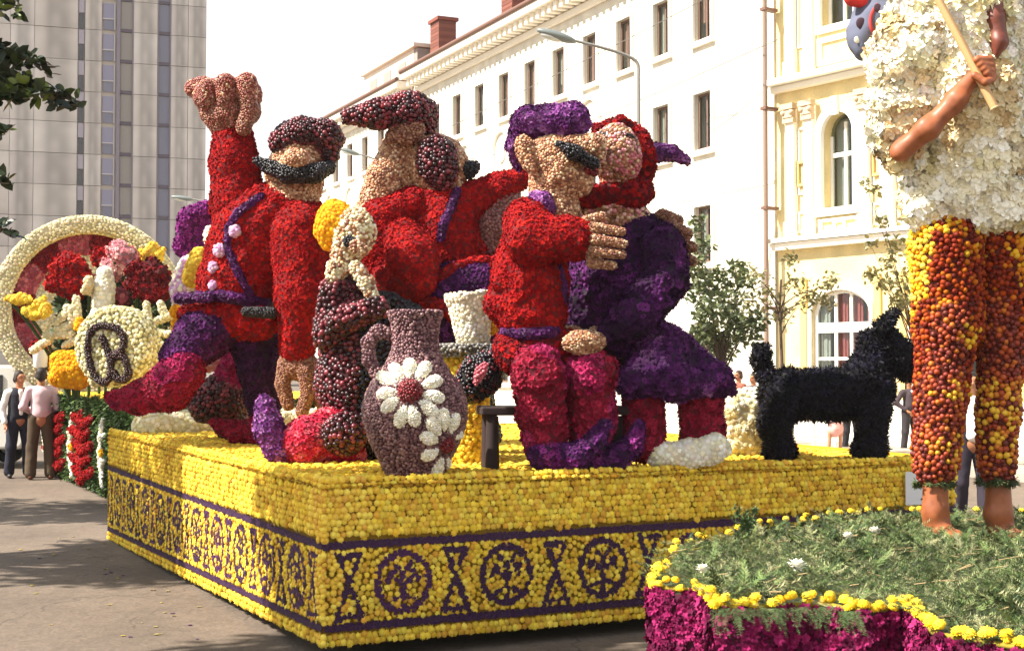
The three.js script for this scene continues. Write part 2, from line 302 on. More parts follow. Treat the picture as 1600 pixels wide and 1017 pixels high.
function rect(u0, u1, y0, y1) { const s = new THREE.Path(); s.moveTo(u0, y0); s.lineTo(u1, y0); s.lineTo(u1, y1); s.lineTo(u0, y1); s.lineTo(u0, y0); return s; }
function asShape(p) { const s = new THREE.Shape(); s.curves = p.curves; s.currentPoint.copy(p.currentPoint); return s; }
function wall(M, u0, u1, y0, y1, holes, thick) { const s = asShape(rect(u0, u1, y0, y1)); s.holes = holes; return new THREE.ExtrudeGeometry(s, { depth: thick, bevelEnabled: false, curveSegments: 10 }).translate(0, 0, -thick).applyMatrix4(M); }
function ringOf(M, outer, inner, d0, d1) { const s = asShape(outer); s.holes = [inner]; return new THREE.ExtrudeGeometry(s, { depth: d1 - d0, bevelEnabled: false, curveSegments: 10 }).translate(0, 0, d0).applyMatrix4(M); }
const stucco = noiseTex(256, 6, (u, v) => { const k = 0.90 + 0.07 * (tn(u, v, 6, 3) - 0.5) + 0.10 * (tn(u, v, 19, 4) - 0.5) + 0.05 * (hash(Math.floor(u * 256), Math.floor(v * 256), 6) - 0.5); return [k, k, k * 0.99]; });
const M_ = {
  white: new THREE.MeshStandardMaterial({ color: '#f3ecdd', map: stucco, roughness: 0.95, side: THREE.DoubleSide }),
  trim: mat('#f0e9da', 0.9), trim2: mat('#f8f4e8', 0.85), ochre: new THREE.MeshStandardMaterial({ color: '#f4dfa6', map: stucco, roughness: 0.95, side: THREE.DoubleSide }), ochre2: mat('#e4c274', 0.9),
  glass: new THREE.MeshPhysicalMaterial({ color: '#dfe6e6', roughness: 0.05, transmission: 1, thickness: 0, ior: 1.45 }),
  dark: mat('#3a2c26', 0.9), sash: mat('#6d5344', 0.7), whitewood: mat('#f3efe6', 0.6), tile: mat('#7c4a36', 0.85), gutter: mat('#6e4e40', 0.6), grey: mat('#8f8a84', 0.8), pipe: mat('#8a7466', 0.6),
  curtainP: mat('#c98a78', 0.95), curtainR: mat('#cf6660', 0.95), curtainW: mat('#cfc3b4', 0.95), brick: mat('#7d4436', 0.9),
};
// window of plain casements in an opening (frame > curtain, pane, sash)
function casement(b, M, u0, u1, y0, y1, curt, w = 0.09) {
  const f = mesh('window', ringOf(M, rect(u0 - w, u1 + w, y0 - w, y1 + w), rect(u0, u1, y0, y1), -0.02, 0.07), M_.trim2, b);
  mesh('sill', bx(M, u0 - w - 0.03, u1 + w + 0.03, y0 - w - 0.07, y0 - w - 0.004, -0.02, 0.11), M_.trim, f);
  mesh('sash', merge([ringOf(M, rect(u0 + 0.003, u1 - 0.003, y0 + 0.003, y1 - 0.003), rect(u0 + 0.07, u1 - 0.07, y0 + 0.07, y1 - 0.07), -0.16, -0.10), bx(M, (u0 + u1) / 2 - 0.03, (u0 + u1) / 2 + 0.03, y0 + 0.07, y1 - 0.07, -0.155, -0.105)]), M_.sash, f);
  mesh('pane', bx(M, u0 + 0.07, u1 - 0.07, y0 + 0.07, y1 - 0.07, -0.132, -0.128), M_.glass, f);
  if (curt) { const g = [], h = rr(0.35, 1); for (let k = 0; k < 6; k++) { const a = lerp(u0, u1, 0.15 + 0.7 * k / 6), e = (u1 - u0) * 0.115; if (curt !== M_.curtainW || k < 3) g.push(bx(M, a, a + e, y0 + (1 - h) * 0.6 * (y1 - y0), y1, -0.22 - (k % 2) * 0.03, -0.19 - (k % 2) * 0.03)); } mesh('curtain', merge(g), curt, f); }
  return f;
}
// ------------------------------------------------------------------ white building along the street
{
  const b = thing('white_building', 'long white rendered building with rows of windows and a bracketed cornice', 'building', V(0, 0, 0));
  const L = 37.9, H = 13.35;
  // facade() gives n = (-uz, ux): turn it to face the street
  const N = new THREE.Matrix4().makeBasis(V(0.42, 0, 0.907), Y, V(-0.907, 0, 0.42)).setPosition(6.37, 0, -34);   // u runs towards the camera, so positions on the wall are negative
  const wins = [], holes = [];
  for (let i = 0; i < 17; i++) {
    const t = 3.14 + i * 2.1, u = -t; wins.push([u - 0.42, u + 0.42, 10.45, 11.95, i % 3 === 1 ? M_.curtainW : M_.curtainP]);
  }
  for (const t of [3.14, 5.25]) wins.push([-t - 0.42, -t + 0.42, 7.55, 9.05, t < 4 ? null : M_.curtainW]);
  for (let i = 0; i < 17; i++) { const t = 3.14 + i * 2.1; wins.push([-t - 0.42, -t + 0.42, 4.55, 6.05, M_.curtainW]); }
  for (let i = 0; i < 17; i++) { const t = 3.14 + i * 2.1; wins.push([-t - 0.42, -t + 0.42, 1.3, 3.0, M_.curtainP]); }
  const arches = [9.5, 12.7, 16, 19.2, 22.5, 26, 29.4, 32.6, 35.6];
  for (const w of wins) holes.push(rect(w[0], w[1], w[2], w[3]));
  for (const t of arches) { holes.push(rect(-t - 0.5, -t + 0.5, 6.7, 8.5)); }
  mesh('wall', merge([wall(N, -L, 0, 0, H, holes, 0.3), bx(N, -L, -L + 0.3, 0, H, -11, -0.302), bx(N, -0.3, 0, 0, H, -11, -0.302), bx(N, -L, 0, 0, H, -11.3, -11.003)]), M_.white, b);
  mesh('inner_wall', merge([bx(N, -L + 0.31, -0.31, 0.2, H - 0.2, -5.2, -5), ...[3.6, 7.0, 9.9].map((y) => bx(N, -L + 0.31, -0.31, y, y + 0.2, -4.99, -0.31))]), M_.white, b);
  for (const w of wins) casement(b, N, ...w);
  for (const t of arches) {
    const f = casement(b, N, -t - 0.5, -t + 0.5, 6.7, 8.5, M_.curtainW, 0.1);
    mesh('arch_trim', ringOf(N, arch(-t - 0.72, -t + 0.72, 6.55, 10.1), arch(-t - 0.6, -t + 0.6, 6.6, 9.96), -0.02, 0.1), M_.trim2, f);
    mesh('medallion', new THREE.CylinderGeometry(0.3, 0.3, 0.06, 20).rotateX(Math.PI / 2).translate(-t, 9.2, 0.03).applyMatrix4(N), M_.trim, f);
  }
  mesh('string_course', bx(N, -L, 0, 6.28, 6.36, -0.01, 0.02), M_.trim2, b);
  const cor = mesh('cornice', merge([bx(N, -24.2, 0, 12.75, 12.95, 0.003, 0.14), bx(N, -24.2, 0, 13.25, 13.5, 0.003, 0.72), bx(N, -L, -24.6, 12.55, 12.75, 0.003, 0.14), bx(N, -L, -24.6, 13.05, 13.3, 0.003, 0.72)]), M_.trim, b);
  for (let i = 0; i < 88; i++) { const u = -0.3 - i * 0.42; if (u < -24 && u > -24.8) continue; const y = u < -24.2 ? 13.05 : 13.25; mesh('bracket' , bx(N, u - 0.1, u + 0.1, y - 0.28, y - 0.002, 0.142, 0.56), M_.trim, cor); }
  mesh('gutter', merge([new THREE.CylinderGeometry(0.09, 0.09, 24.2, 8).rotateZ(Math.PI / 2).translate(-12.1, 13.56, 0.72).applyMatrix4(N), new THREE.CylinderGeometry(0.09, 0.09, L - 24.6, 8).rotateZ(Math.PI / 2).translate(-24.6 - (L - 24.6) / 2, 13.36, 0.72).applyMatrix4(N)]), M_.gutter, b);
  mesh('roof', merge([[0, 24.2, 13.5], [24.6, L, 13.3]].map(([a, c, y]) => { const s = new THREE.Shape(); s.moveTo(0.72, y); s.lineTo(-5.5, y + 1.5); s.lineTo(-11.3, y); s.lineTo(-11.3, y - 0.1); s.lineTo(0.72, y - 0.004); return new THREE.ExtrudeGeometry(s, { depth: c - a, bevelEnabled: false }).rotateY(-Math.PI / 2).translate(-a, 0, 0).applyMatrix4(N); })), M_.tile, b);
  // attic storey with dormer windows, and two brick chimneys
  const at = mesh('attic', merge([bx(N, -37.8, -30.9, 13.3, 16.2, -4, -2.4), bx(N, -37.9, -30.4, 16.2, 16.36, -4.2, -2.2)]), M_.white, b);
  for (const t of [32.4, 34.4, 36.4]) mesh('attic_window', bx(N, -t - 0.5, -t + 0.5, 14.5, 15.8, -2.41, -2.37), M_.grey, at);
  mesh('attic_end', bx(N, -30.898, -30.5, 13.6, 16.15, -4.0, -2.42), M_.grey, b);
  for (const [t, d, y] of [[29.6, -2.9, 17.3], [21.9, -2.9, 17.4]]) { const ch = mesh('chimney', bx(N, -t - 0.5, -t + 0.5, 13.6, y - 0.15, d - 0.8, d), M_.brick, b); mesh('chimney_cap', bx(N, -t - 0.6, -t + 0.6, y - 0.148, y, d - 0.9, d + 0.1), M_.brick, ch); for (let k = 0; k < 12; k++) mesh('brick_course', bx(N, -t - 0.512, -t + 0.512, y - 0.3 - k * 0.16, y - 0.17 - k * 0.16, d - 0.812, d + 0.012), k % 2 ? mat('#7d4a3c', 0.9) : mat('#6f4034', 0.9), ch); }
  mesh('downpipe', new THREE.CylinderGeometry(0.07, 0.07, 13.2, 8).translate(-24.4, 6.6, 0.12).applyMatrix4(N), M_.pipe, b);
}
// ------------------------------------------------------------------ yellow building at the end of it
{
  const b = thing('yellow_building', 'yellow building with white pilasters and arched windows with red curtains', 'building', V(0, 0, 0));
  const k = Math.hypot(0.576, 0.817), N = new THREE.Matrix4().makeBasis(V(0.576 / k, 0, 0.817 / k), Y, V(-0.817 / k, 0, 0.576 / k)).setPosition(6.42, 0, -33.9), L = 14;
  const bays = [1.97, 4.9, 7.83, 10.76], holes = [], H = 13;
  for (const c of bays) { holes.push(arch(c - 0.88, c + 0.88, 1.45, 3.6, 0.55)); holes.push(arch(c - 0.47, c + 0.47, 5.5, 7.7)); holes.push(rect(c - 0.5, c + 0.5, 9.75, 12.2)); }
  mesh('wall', merge([wall(N, 0, L, 0, H, holes, 0.35), bx(N, 0, 0.3, 0, H, -9, -0.352), bx(N, L - 0.3, L, 0, H, -9, -0.352), bx(N, 0, L, 0, H, -9.3, -9.003)]), M_.ochre, b);
  mesh('inner_wall', merge([bx(N, 0.31, L - 0.31, 0.2, H - 0.2, -5.2, -5), ...[4.6, 8.6].map((y) => bx(N, 0.31, L - 0.31, y, y + 0.2, -4.99, -0.36))]), mat('#b9a88e', 0.95), b);
  mesh('roof', bx(N, 0, L, H + 0.101, H + 0.3, -9.3, 0.3), M_.tile, b);
  mesh('plinth', bx(N, -0.02, L, 0, 1.1, 0.002, 0.1), M_.trim, b);
  for (const [y, h, d, n] of [[4.62, 0.16, 0.24, 'ledge'], [4.79, 0.1, 0.34, 'ledge'], [8.42, 0.14, 0.2, 'ledge'], [8.57, 0.14, 0.42, 'ledge'], [H - 0.3, 0.4, 0.5, 'cornice']]) mesh(n, bx(N, -0.06, L, y, y + h - 0.003, 0.002, d), M_.trim2, b);
  for (const c of bays) {
    // ground floor arched window with white bars and curtains
    const w = mesh('window', ringOf(N, arch(c - 0.98, c + 0.98, 1.36, 3.7, 0.6), arch(c - 0.88, c + 0.88, 1.45, 3.6, 0.55), -0.02, 0.06), M_.trim, b);
    mesh('sash', merge([ringOf(N, arch(c - 0.875, c + 0.875, 1.455, 3.595, 0.55), arch(c - 0.79, c + 0.79, 1.53, 3.52, 0.5), -0.16, -0.08), bx(N, c - 0.27, c - 0.19, 1.53, 3.5, -0.15, -0.09), bx(N, c + 0.19, c + 0.27, 1.53, 3.5, -0.15, -0.09), bx(N, c - 0.76, c + 0.76, 2.62, 2.85, -0.152, -0.078), bx(N, c - 0.76, c + 0.76, 1.98, 2.05, -0.148, -0.092)]), M_.whitewood, w);
    mesh('pane', ringOf(N, arch(c - 0.79, c + 0.79, 1.53, 3.52, 0.5), rect(c - 0.001, c + 0.001, 2, 2.002), -0.122, -0.118), M_.glass, w);
    for (const [a, e, m] of [[-0.8, -0.52, M_.curtainW], [-0.24, 0.02, M_.curtainR], [0.2, 0.46, M_.curtainR], [0.62, 0.8, M_.curtainR]]) { const g = []; for (let i = 0; i < 4; i++) g.push(bx(N, c + lerp(a, e, i / 4), c + lerp(a, e, (i + 0.96) / 4), 1.5, 3.55, -0.24 - (i % 2) * 0.03, -0.2 - (i % 2) * 0.03)); mesh('curtain', merge(g), m, w); }
    // first floor arched window
    const v = mesh('window', ringOf(N, arch(c - 0.66, c + 0.66, 5.32, 7.9), arch(c - 0.47, c + 0.47, 5.5, 7.7), -0.02, 0.12), M_.trim2, b);
    mesh('keystone', bx(N, c - 0.1, c + 0.1, 7.62, 8.05, 0.122, 0.2), M_.trim, v);
    mesh('sash', merge([bx(N, c - 0.04, c + 0.04, 5.5, 7.5, -0.28, -0.2), bx(N, c - 0.46, c + 0.46, 6.7, 6.8, -0.282, -0.198), bx(N, c - 0.465, c - 0.4, 5.5, 7.2, -0.28, -0.2), bx(N, c + 0.4, c + 0.465, 5.5, 7.2, -0.28, -0.2)]), M_.whitewood, v);
    mesh('pane', ringOf(N, arch(c - 0.46, c + 0.46, 5.51, 7.69), rect(c - 0.001, c + 0.001, 6, 6.002), -0.242, -0.238), M_.glass, v);
    mesh('curtain', merge([bx(N, c - 0.45, c - 0.12, 5.5, 7.6, -0.42, -0.4), bx(N, c + 0.12, c + 0.45, 5.5, 7.6, -0.45, -0.43)]), M_.curtainW, v);
    mesh('panel', merge([ringOf(N, rect(c - 0.62, c + 0.62, 4.92, 5.26), rect(c - 0.52, c + 0.52, 4.99, 5.19), 0.002, 0.06), ringOf(N, rect(c - 0.18, c + 0.18, 5.0, 5.18), rect(c - 0.12, c + 0.12, 5.03, 5.15), 0.003, 0.05)]), M_.trim2, v);
    // second floor
    const x = mesh('window', ringOf(N, rect(c - 0.64, c + 0.64, 9.6, 12.35), rect(c - 0.5, c + 0.5, 9.75, 12.2), -0.02, 0.1), M_.trim2, b);
    mesh('sash', merge([bx(N, c - 0.04, c + 0.04, 9.76, 12.19, -0.28, -0.2), bx(N, c - 0.495, c - 0.42, 9.76, 12.19, -0.28, -0.2), bx(N, c + 0.42, c + 0.495, 9.76, 12.19, -0.28, -0.2)]), M_.whitewood, x);
    mesh('pane', bx(N, c - 0.49, c + 0.49, 9.76, 12.19, -0.242, -0.238), M_.glass, x);
    mesh('panel', merge([ringOf(N, rect(c - 0.62, c + 0.62, 8.86, 9.5), rect(c - 0.5, c + 0.5, 8.98, 9.38), 0.002, 0.06)]), M_.trim2, x);
  }
  // pilasters with capitals, and small panels between
  for (const c of bays) for (const o of [-1.42, -0.84, 0.84, 1.42]) {
    if (c + o < 0.1) continue;
    for (const [y0, y1] of [[4.92, 8.05], [8.75, 12.5]]) {
      const p = mesh('pilaster', bx(N, c + o - 0.13, c + o + 0.13, y0, y1, 0.003, 0.16), M_.trim2, b);
      mesh('capital', merge([bx(N, c + o - 0.17, c + o + 0.17, y1 - 0.42, y1 - 0.3, 0.1, 0.22), bx(N, c + o - 0.2, c + o + 0.2, y1 - 0.1, y1 + 0.03, 0.1, 0.27), bx(N, c + o - 0.15, c + o + 0.15, y1 - 0.298, y1 - 0.102, 0.1, 0.24), ...[-1, 1].map((e) => new THREE.SphereGeometry(0.075, 8, 6).translate(c + o + e * 0.13, y1 - 0.18, 0.22).applyMatrix4(N))]), mat('#c4ad90', 0.9), p);
      mesh('base', bx(N, c + o - 0.17, c + o + 0.17, y0 + 0.002, y0 + 0.35, 0.1, 0.2), M_.trim, p);
    }
  }
  for (const c of bays) for (const o of [-1.13, 1.13]) for (const [a, e] of [[5.9, 7.5], [6.1, 6.7], [5.0, 5.5], [9.4, 11.6]]) if (e - a > 0.55 || a === 5) mesh('panel', ringOf(N, rect(c + o - 0.13, c + o + 0.13, a, e), rect(c + o - 0.09, c + o + 0.09, a + 0.06, e - 0.06), 0.003, a === 6.1 ? 0.07 : 0.04), a === 6.1 ? M_.ochre2 : M_.trim, b);
  for (const c of bays) for (const o of [-1.2, 1.02]) mesh('pier', bx(N, c + o, c + o + 0.18, 1.1, 3.9, 0.003, 0.06), M_.ochre2, b);
  const d = mesh('downpipe', new THREE.CylinderGeometry(0.06, 0.06, 10.6, 10).translate(0.02, 7.7, 0.42).applyMatrix4(N), M_.pipe, b);
  mesh('downpipe', tube([V(0.02, 2.45, 0.42), V(-0.12, 2.2, 0.42), V(-0.14, 1.9, 0.4), V(0.0, 1.6, 0.3), V(0.0, 0.1, 0.3)], 0.06).applyMatrix4(N), M_.pipe, b);
  mesh('pipe_clamp', merge([3.2, 5.6, 8, 10.4, 12].map((y) => bx(N, -0.07, 0.11, y, y + 0.07, 0.06, 0.5))), M_.gutter, b);
}
// pavement in front of the two buildings
{
  const N = new THREE.Matrix4().makeBasis(V(0.42, 0, 0.907), Y, V(-0.907, 0, 0.42)).setPosition(6.37, 0, -34);
  const g = bx(N, -90, 30, -0.2, 0.13, 0.0, 3.4), uv = g.attributes.uv, p = g.attributes.position; for (let i = 0; i < uv.count; i++) uv.setXY(i, p.getX(i), p.getZ(i));
  const pv = mesh('pavement', g, new THREE.MeshStandardMaterial({ color: '#b0a496', map: stucco, roughness: 0.9 }), null, 'structure');
  for (let i = 0; i < 46; i++) mesh('kerb_stone', bx(N, -36 + i * 1.0, -35.02 + i * 1.0, -0.1, 0.14, 3.402, 3.58), i % 2 ? mat('#a69c90', 0.9) : mat('#978d82', 0.9), pv);
}
// ------------------------------------------------------------------ concrete tower
{
  const b = thing('tower_block', 'tall grey concrete tower block with vertical window strips', 'tower', V(0, 0, 0));
  const Z = 147, N = new THREE.Matrix4().makeBasis(V(0.951, 0, -0.309), Y, V(0.309, 0, 0.951)).setPosition(0, 0, -Z), X = (px) => { const r = (px - 800) / F; return Z * r / (0.951 - 0.309 * r); };
  const conc = noiseTex(256, 14, (u, v) => { const k = 0.86 + 0.10 * tn(u, v, 7, 11) + 0.06 * tn(u * 1, v, 61, 12) - 0.16 * Math.pow(tn(u, 0.5, 40, 13), 3) - 0.08 * Math.pow(tn(u, v * 0.25, 90, 14), 2); return [k, k * 0.985, k * 0.97]; });
  const cms = ['#e0d8d2', '#d9d0ca', '#e4ddd8', '#d4ccc8'].map((h) => new THREE.MeshStandardMaterial({ color: h, map: conc, roughness: 0.95 })), cm = cms[0], joint = 0;
  const fl = 3.0, y0 = 4.2, n = 16, top = y0 + n * fl, band = [[-150, 10], [10, 48], [48, 116.5], [127.5, 154], [204, 242], [263, 290], [290, 319]];
  mesh('core', bx(N, X(-150), X(319), 0, top, -16, -0.42), mat('#bdb0a4', 0.95), b);
  for (let i = 0; i < n; i++) for (const [a, c] of band) mesh('panel', bx(N, X(a) + 0.02, X(c) - 0.02, y0 + i * fl + 0.03, y0 + (i + 1) * fl - 0.02, -0.42, rr(-0.02, 0.03)), pick(cms), b);
  mesh('plinth', bx(N, X(-150), X(319), 0, y0, -0.4, 0.06), cm, b);
  const blue = mat('#6c6a80', 0.35), blue2 = mat('#85819a', 0.4), grey = mat('#8f8780', 0.6), purple = mat('#4c3c50', 0.7), navy = mat('#221d30', 0.25), pale = mat('#a39aa6', 0.7), fr = mat('#b9b2b4', 0.6);
  for (let i = 0; i < n; i++) {
    const y = y0 + i * fl;
    const s = mesh('window', bx(N, X(117.5), X(126.5), y + 0.05, y + 1.55, -0.42, -0.2), navy, b); mesh('spandrel', bx(N, X(117.5), X(126.5), y + 1.6, y + 2.95, -0.42, -0.12), pale, s);
    const w = mesh('window', bx(N, X(156), X(173), y + 1.25, y + 2.7, -0.42, -0.22), blue2, b);
    mesh('pane', bx(N, X(156.5), X(172.5), y + 0.15, y + 1.12, -0.418, -0.24), blue, w);
    mesh('frame', merge([bx(N, X(173.2), X(175.2), y + 0.1, y + 2.8, -0.41, -0.1), bx(N, X(155), X(173), y + 1.13, y + 1.24, -0.41, -0.12)]), fr, w);
    const g = mesh('infill', bx(N, X(184.5), X(202), y + 0.35, y + 2.98, -0.42, -0.25), grey, b); mesh('floor_edge', bx(N, X(183.5), X(203), y + 0.02, y + 0.3, -0.42, -0.1), purple, g);
    const h = mesh('infill', bx(N, X(244.5), X(261), y + 0.35, y + 2.98, -0.42, -0.25), blue, b); mesh('floor_edge', bx(N, X(243.5), X(262), y + 0.02, y + 0.3, -0.42, -0.1), purple, h);
  }
  mesh('mullion', merge([bx(N, X(177.5), X(183), y0, top, -0.42, 0.15), bx(N, X(202.2), X(203.8), y0, top, -0.42, 0.06), bx(N, X(242.2), X(243.5), y0, top, -0.42, 0.06), bx(N, X(261.4), X(262.8), y0, top, -0.42, 0.06)]), mat('#7a6f7c', 0.6), b);
}
// ------------------------------------------------------------------ street lamps and overhead wires
{
  const gm = mat('#7c7a76', 0.5), head = mat('#6f7674', 0.4);
  function lamp(label, px, Z, topPy, armPts, headPts) {
    const base = P(px, 575, Z); base.y = 0; const l = thing('street_lamp', label, 'street lamp', base);
    const top = P(px, topPy, Z), rel = (q) => q.clone().sub(base);
    mesh('pole', limb([V(0, 0, 0), V(0, 2, 0), V(0, top.y - 0.2, 0)], [0.09, 0.08, 0.045]), gm, l);
    mesh('arm', limb([V(0, top.y - 0.22, 0), ...armPts.map((a) => rel(P(a[0], a[1], Z + (a[2] || 0))))], [0.045, 0.035]), gm, l);
    const [a, c] = headPts.map((q) => rel(P(q[0], q[1], Z + (q[2] || 0)))), g = new THREE.SphereGeometry(1, 14, 8); const len = a.distanceTo(c);
    g.scale(len / 2, 0.11, 0.17); const m = mesh('lamp_head', g, head, l); m.position.copy(a).add(c).multiplyScalar(0.5); m.quaternion.setFromUnitVectors(V(1, 0, 0), c.clone().sub(a).normalize());
    const gl = mesh('lamp_glass', new THREE.SphereGeometry(1, 12, 6).scale(len * 0.3, 0.09, 0.13).translate(-len * 0.1, -0.06, 0), mat('#c9ccc6', 0.3), m); return l;
  }
  lamp('tall street lamp curving left in front of the white building', 999, 33, 112, [[996, 98], [982, 88], [940, 74], [900, 64]], [[838, 46], [902, 66]]);
  lamp('distant street lamp reaching left over the far float, before the tower', 345, 62, 330, [[342, 321], [325, 316], [300, 311]], [[266, 307], [302, 312]]);
  lamp('distant street lamp between the raised hat and the moustached figure', 592, 60, 262, [[589, 252], [575, 245], [560, 241]], [[530, 232], [562, 242]]);
  function wire(label, pts) { tagged(mesh('overhead_wire', tube(pts.map((q) => P(...q)), 0.012, 5, 30), mat('#6a625c', 0.7)), label, 'wire'); }
  wire('thin overhead wire rising to the right past the upper windows', [[440, 330, 60], [720, 190, 48], [1060, 20, 34], [1240, -80, 29]]);
  wire('thin overhead wire strung low across the white facade', [[560, 262, 58], [780, 240, 46], [980, 165, 38], [1215, 62, 33]]);
}
// ------------------------------------------------------------------ the yellow float
const CX = -1.153, CZ = -8.6, S = V(0.896, 0, -0.444), T = V(-0.444, 0, -0.896), LS = 5.1, LT = 7.0;
const topY = (t) => 1.11 + 0.035 * t / LT, botY = (t) => 0.1 - 0.1 * t / LT;
const onFloat = (s, t, y) => V(CX + S.x * s + T.x * t, y, CZ + S.z * s + T.z * t);
const deckY = (p) => topY(((p.x - CX) * T.x + (p.z - CZ) * T.z));
const flt = thing('parade_float', 'large yellow flower-covered parade float platform with a purple folk pattern band', 'parade float', V(CX, 0, CZ));
{
  const B = flt.position;
  // inked: is (u along, v up from the lower stripe to the upper one 0..1) part of the pattern; period 0.72
  const seg = (x, y, a, b, c, d, w) => { const X = c - a, Yv = d - b, t = clamp(((x - a) * X + (y - b) * Yv) / (X * X + Yv * Yv), 0, 1); return Math.hypot(x - a - X * t, y - b - Yv * t) < w; };
  const tree = [[0, -0.15, 0, 0.06], [0, -0.02, -0.09, 0.05], [0, -0.02, 0.09, 0.05], [-0.09, 0.05, -0.1, 0.0], [0.09, 0.05, 0.1, 0.0], [0, 0.05, -0.06, 0.12], [0, 0.05, 0.06, 0.12], [0, -0.08, -0.1, -0.12], [0, -0.08, 0.1, -0.12], [-0.1, 0.05, -0.06, 0.06], [0.1, 0.05, 0.06, 0.06]];
  const circle = (x, y) => { const r = Math.hypot(x, y * 0.97); return (r > 0.155 && r < 0.192) || tree.some((q) => seg(x, y, ...q, 0.014)); };
  const cross = (x, y) => seg(x, y, -0.085, -0.2, 0.07, 0.19, 0.017) || seg(x, y, 0.085, -0.2, -0.07, 0.19, 0.017) || seg(x, y, -0.08, -0.19, 0.08, -0.19, 0.017) || seg(x, y, -0.07, 0.18, 0.07, 0.18, 0.018);
  const purple = mat('#35103a', 0.75), purple2 = mat('#431447', 0.7);
  function face(name, len, at, nrm, u0, P0, flip) {
    const pts = [], N = 24, pos = [], idx = [];
    for (let i = 0; i <= N; i++) for (const k of [0, 1]) { const q = at(len * i / N, k).addScaledVector(nrm, -0.03).sub(B); pos.push(q.x, q.y, q.z); }
    for (let i = 0; i < N; i++) idx.push(i * 2, i * 2 + 2, i * 2 + 1, i * 2 + 1, i * 2 + 2, i * 2 + 3);
    const m = mesh(name, geoOf(pos, idx), mat('#8a6a12', 0.95), flt);
    const yy = (t) => [0.235 * (at(t, 1).y - at(t, 0).y) / 1.01 + at(t, 0).y - 0.0 * t, at(t, 1).y - 0.39];
    // the motifs: each one a mesh of small purple petals
    const lo = 0.46, motifs = [], bandY = (u) => { const a = at(u, 0).y, b = at(u, 1).y; return [a + 0.115, b - 0.395]; };
    for (let i = 0; u0 + i * P0 < len - 0.1; i++) { motifs.push(['circle_motif', u0 + i * P0 + P0 / 2, circle, 0.2]); motifs.push(['cross_motif', u0 + i * P0, cross, 0.12]); }
    const inkAt = (u, y) => { const [a, b] = bandY(u), c = (a + b) / 2, k = (b - a) / 0.5; if (Math.abs(y - a) < 0.02 || Math.abs(y - b) < 0.022) return true; for (const [, mu, fn, hw] of motifs) if (Math.abs(u - mu) < hw && fn(u - mu, (y - c) / k)) return true; return false; };
    const petalsFor = (list) => { const g = []; for (const [u, y] of list) { const q = KIND.petal[g.length % 3].clone(), s = rr(0.021, 0.029), p = at(u, 0); q.rotateY(rnd() * 6.28); q.scale(s, s * 0.5, s); q.applyQuaternion(new THREE.Quaternion().setFromUnitVectors(Y, nrm)); q.translate(p.x - B.x + nrm.x * -0.002, y - B.y, p.z - B.z + nrm.z * -0.002); g.push(q); } return g.length ? mergeGeometries(g) : null; };
    const st = 0.021;
    for (const [n, mu, fn, hw] of motifs) { const l = []; const [a, b] = bandY(mu), c = (a + b) / 2, k = (b - a) / 0.5; for (let u = -hw; u < hw; u += st) for (let y = -0.23; y < 0.23; y += st) { const U = u + rr(-0.007, 0.007), W = y + rr(-0.007, 0.007); if (fn(U, W) && mu + U < len - 0.02 && mu + U > 0.02) l.push([mu + U, c + W * k]); } const g = petalsFor(l); if (g) mesh(n, g, rnd() < 0.5 ? purple : purple2, m); }
    for (const e of [0, 1]) { const l = []; for (let u = 0.02; u < len; u += st) for (const o of [-0.011, 0, 0.011]) l.push([u + rr(-0.008, 0.008), bandY(u)[e] + o + rr(-0.004, 0.004)]); mesh('stripe', petalsFor(l), purple, m); }
    // yellow pompoms: rows above and below, closely packed between the purple lines
    const spots = [], h = 0.037, put = (U, y, top) => { const p = at(clamp(U, 0, len), 0); spots.push({ p: V(p.x, y, p.z).addScaledVector(nrm, rr(-0.022, -0.008) + (top ? -0.02 : 0)), n: nrm.clone().add(V(rr(-0.15, 0.15), rr(-0.1, 0.2) + (top ? 0.7 : 0), rr(-0.15, 0.15))).normalize(), s: rr(0.038, 0.056), c: C(pick(PAL.yellow)) }); }; let row = 0;
    for (let f = 0.02; f < 1.0; f += h * 0.98, row++) for (let u = (row % 2) * h / 2 - 0.01; u < len + 0.01; u += h * 1.02) {
      const U = u + rr(-0.007, 0.007), uc = clamp(U, 0, len), y0 = at(uc, 0).y, y = y0 + f * (at(uc, 1).y - y0) + rr(-0.006, 0.006), [a, b] = bandY(uc);
      if (y > b + 0.032 || y < a - 0.03) put(U, y, f > 0.94);
    }
    const cells = new Map(), md = 0.028;
    for (let k = 0; k < len * 0.5 / (md * md) * 14; k++) {
      const U = rnd() * len, [a, b] = bandY(U), y = rr(a + 0.028, b - 0.032); let bad = inkAt(U, y); if (bad) continue;
      const ci = Math.floor(U / md), cj = Math.floor(y / md); for (let i = -1; i <= 1 && !bad; i++) for (let j = -1; j <= 1; j++) { const q = cells.get((ci + i) * 997 + cj + j); if (q && Math.hypot(q[0] - U, q[1] - y) < md) { bad = true; break; } } if (bad) continue;
      cells.set(ci * 997 + cj, [U, y]); put(U, y); spots[spots.length - 1].s *= 0.84;
    }
    const d = (s) => s.p.distanceTo(V(0, EYE, 0)), near = spots.slice().sort((a, b) => d(a) - d(b)).slice(0, 150), set = new Set(near);
    near.forEach((s, i) => single(m, 'pom', s, B, i));
    plant(m, 'mum', spots.filter((s) => !set.has(s)), B, 'pompoms');
  }
  face('front_panel', LS, (u, k) => onFloat(u, 0, k ? topY(0) : botY(0)), V(-0.444, 0, -0.896).negate(), 0.17, 0.72);
  face('side_panel', LT, (u, k) => onFloat(0, u, k ? topY(u) : botY(u)), V(0.896, 0, -0.444).negate(), 0.20, 0.66);
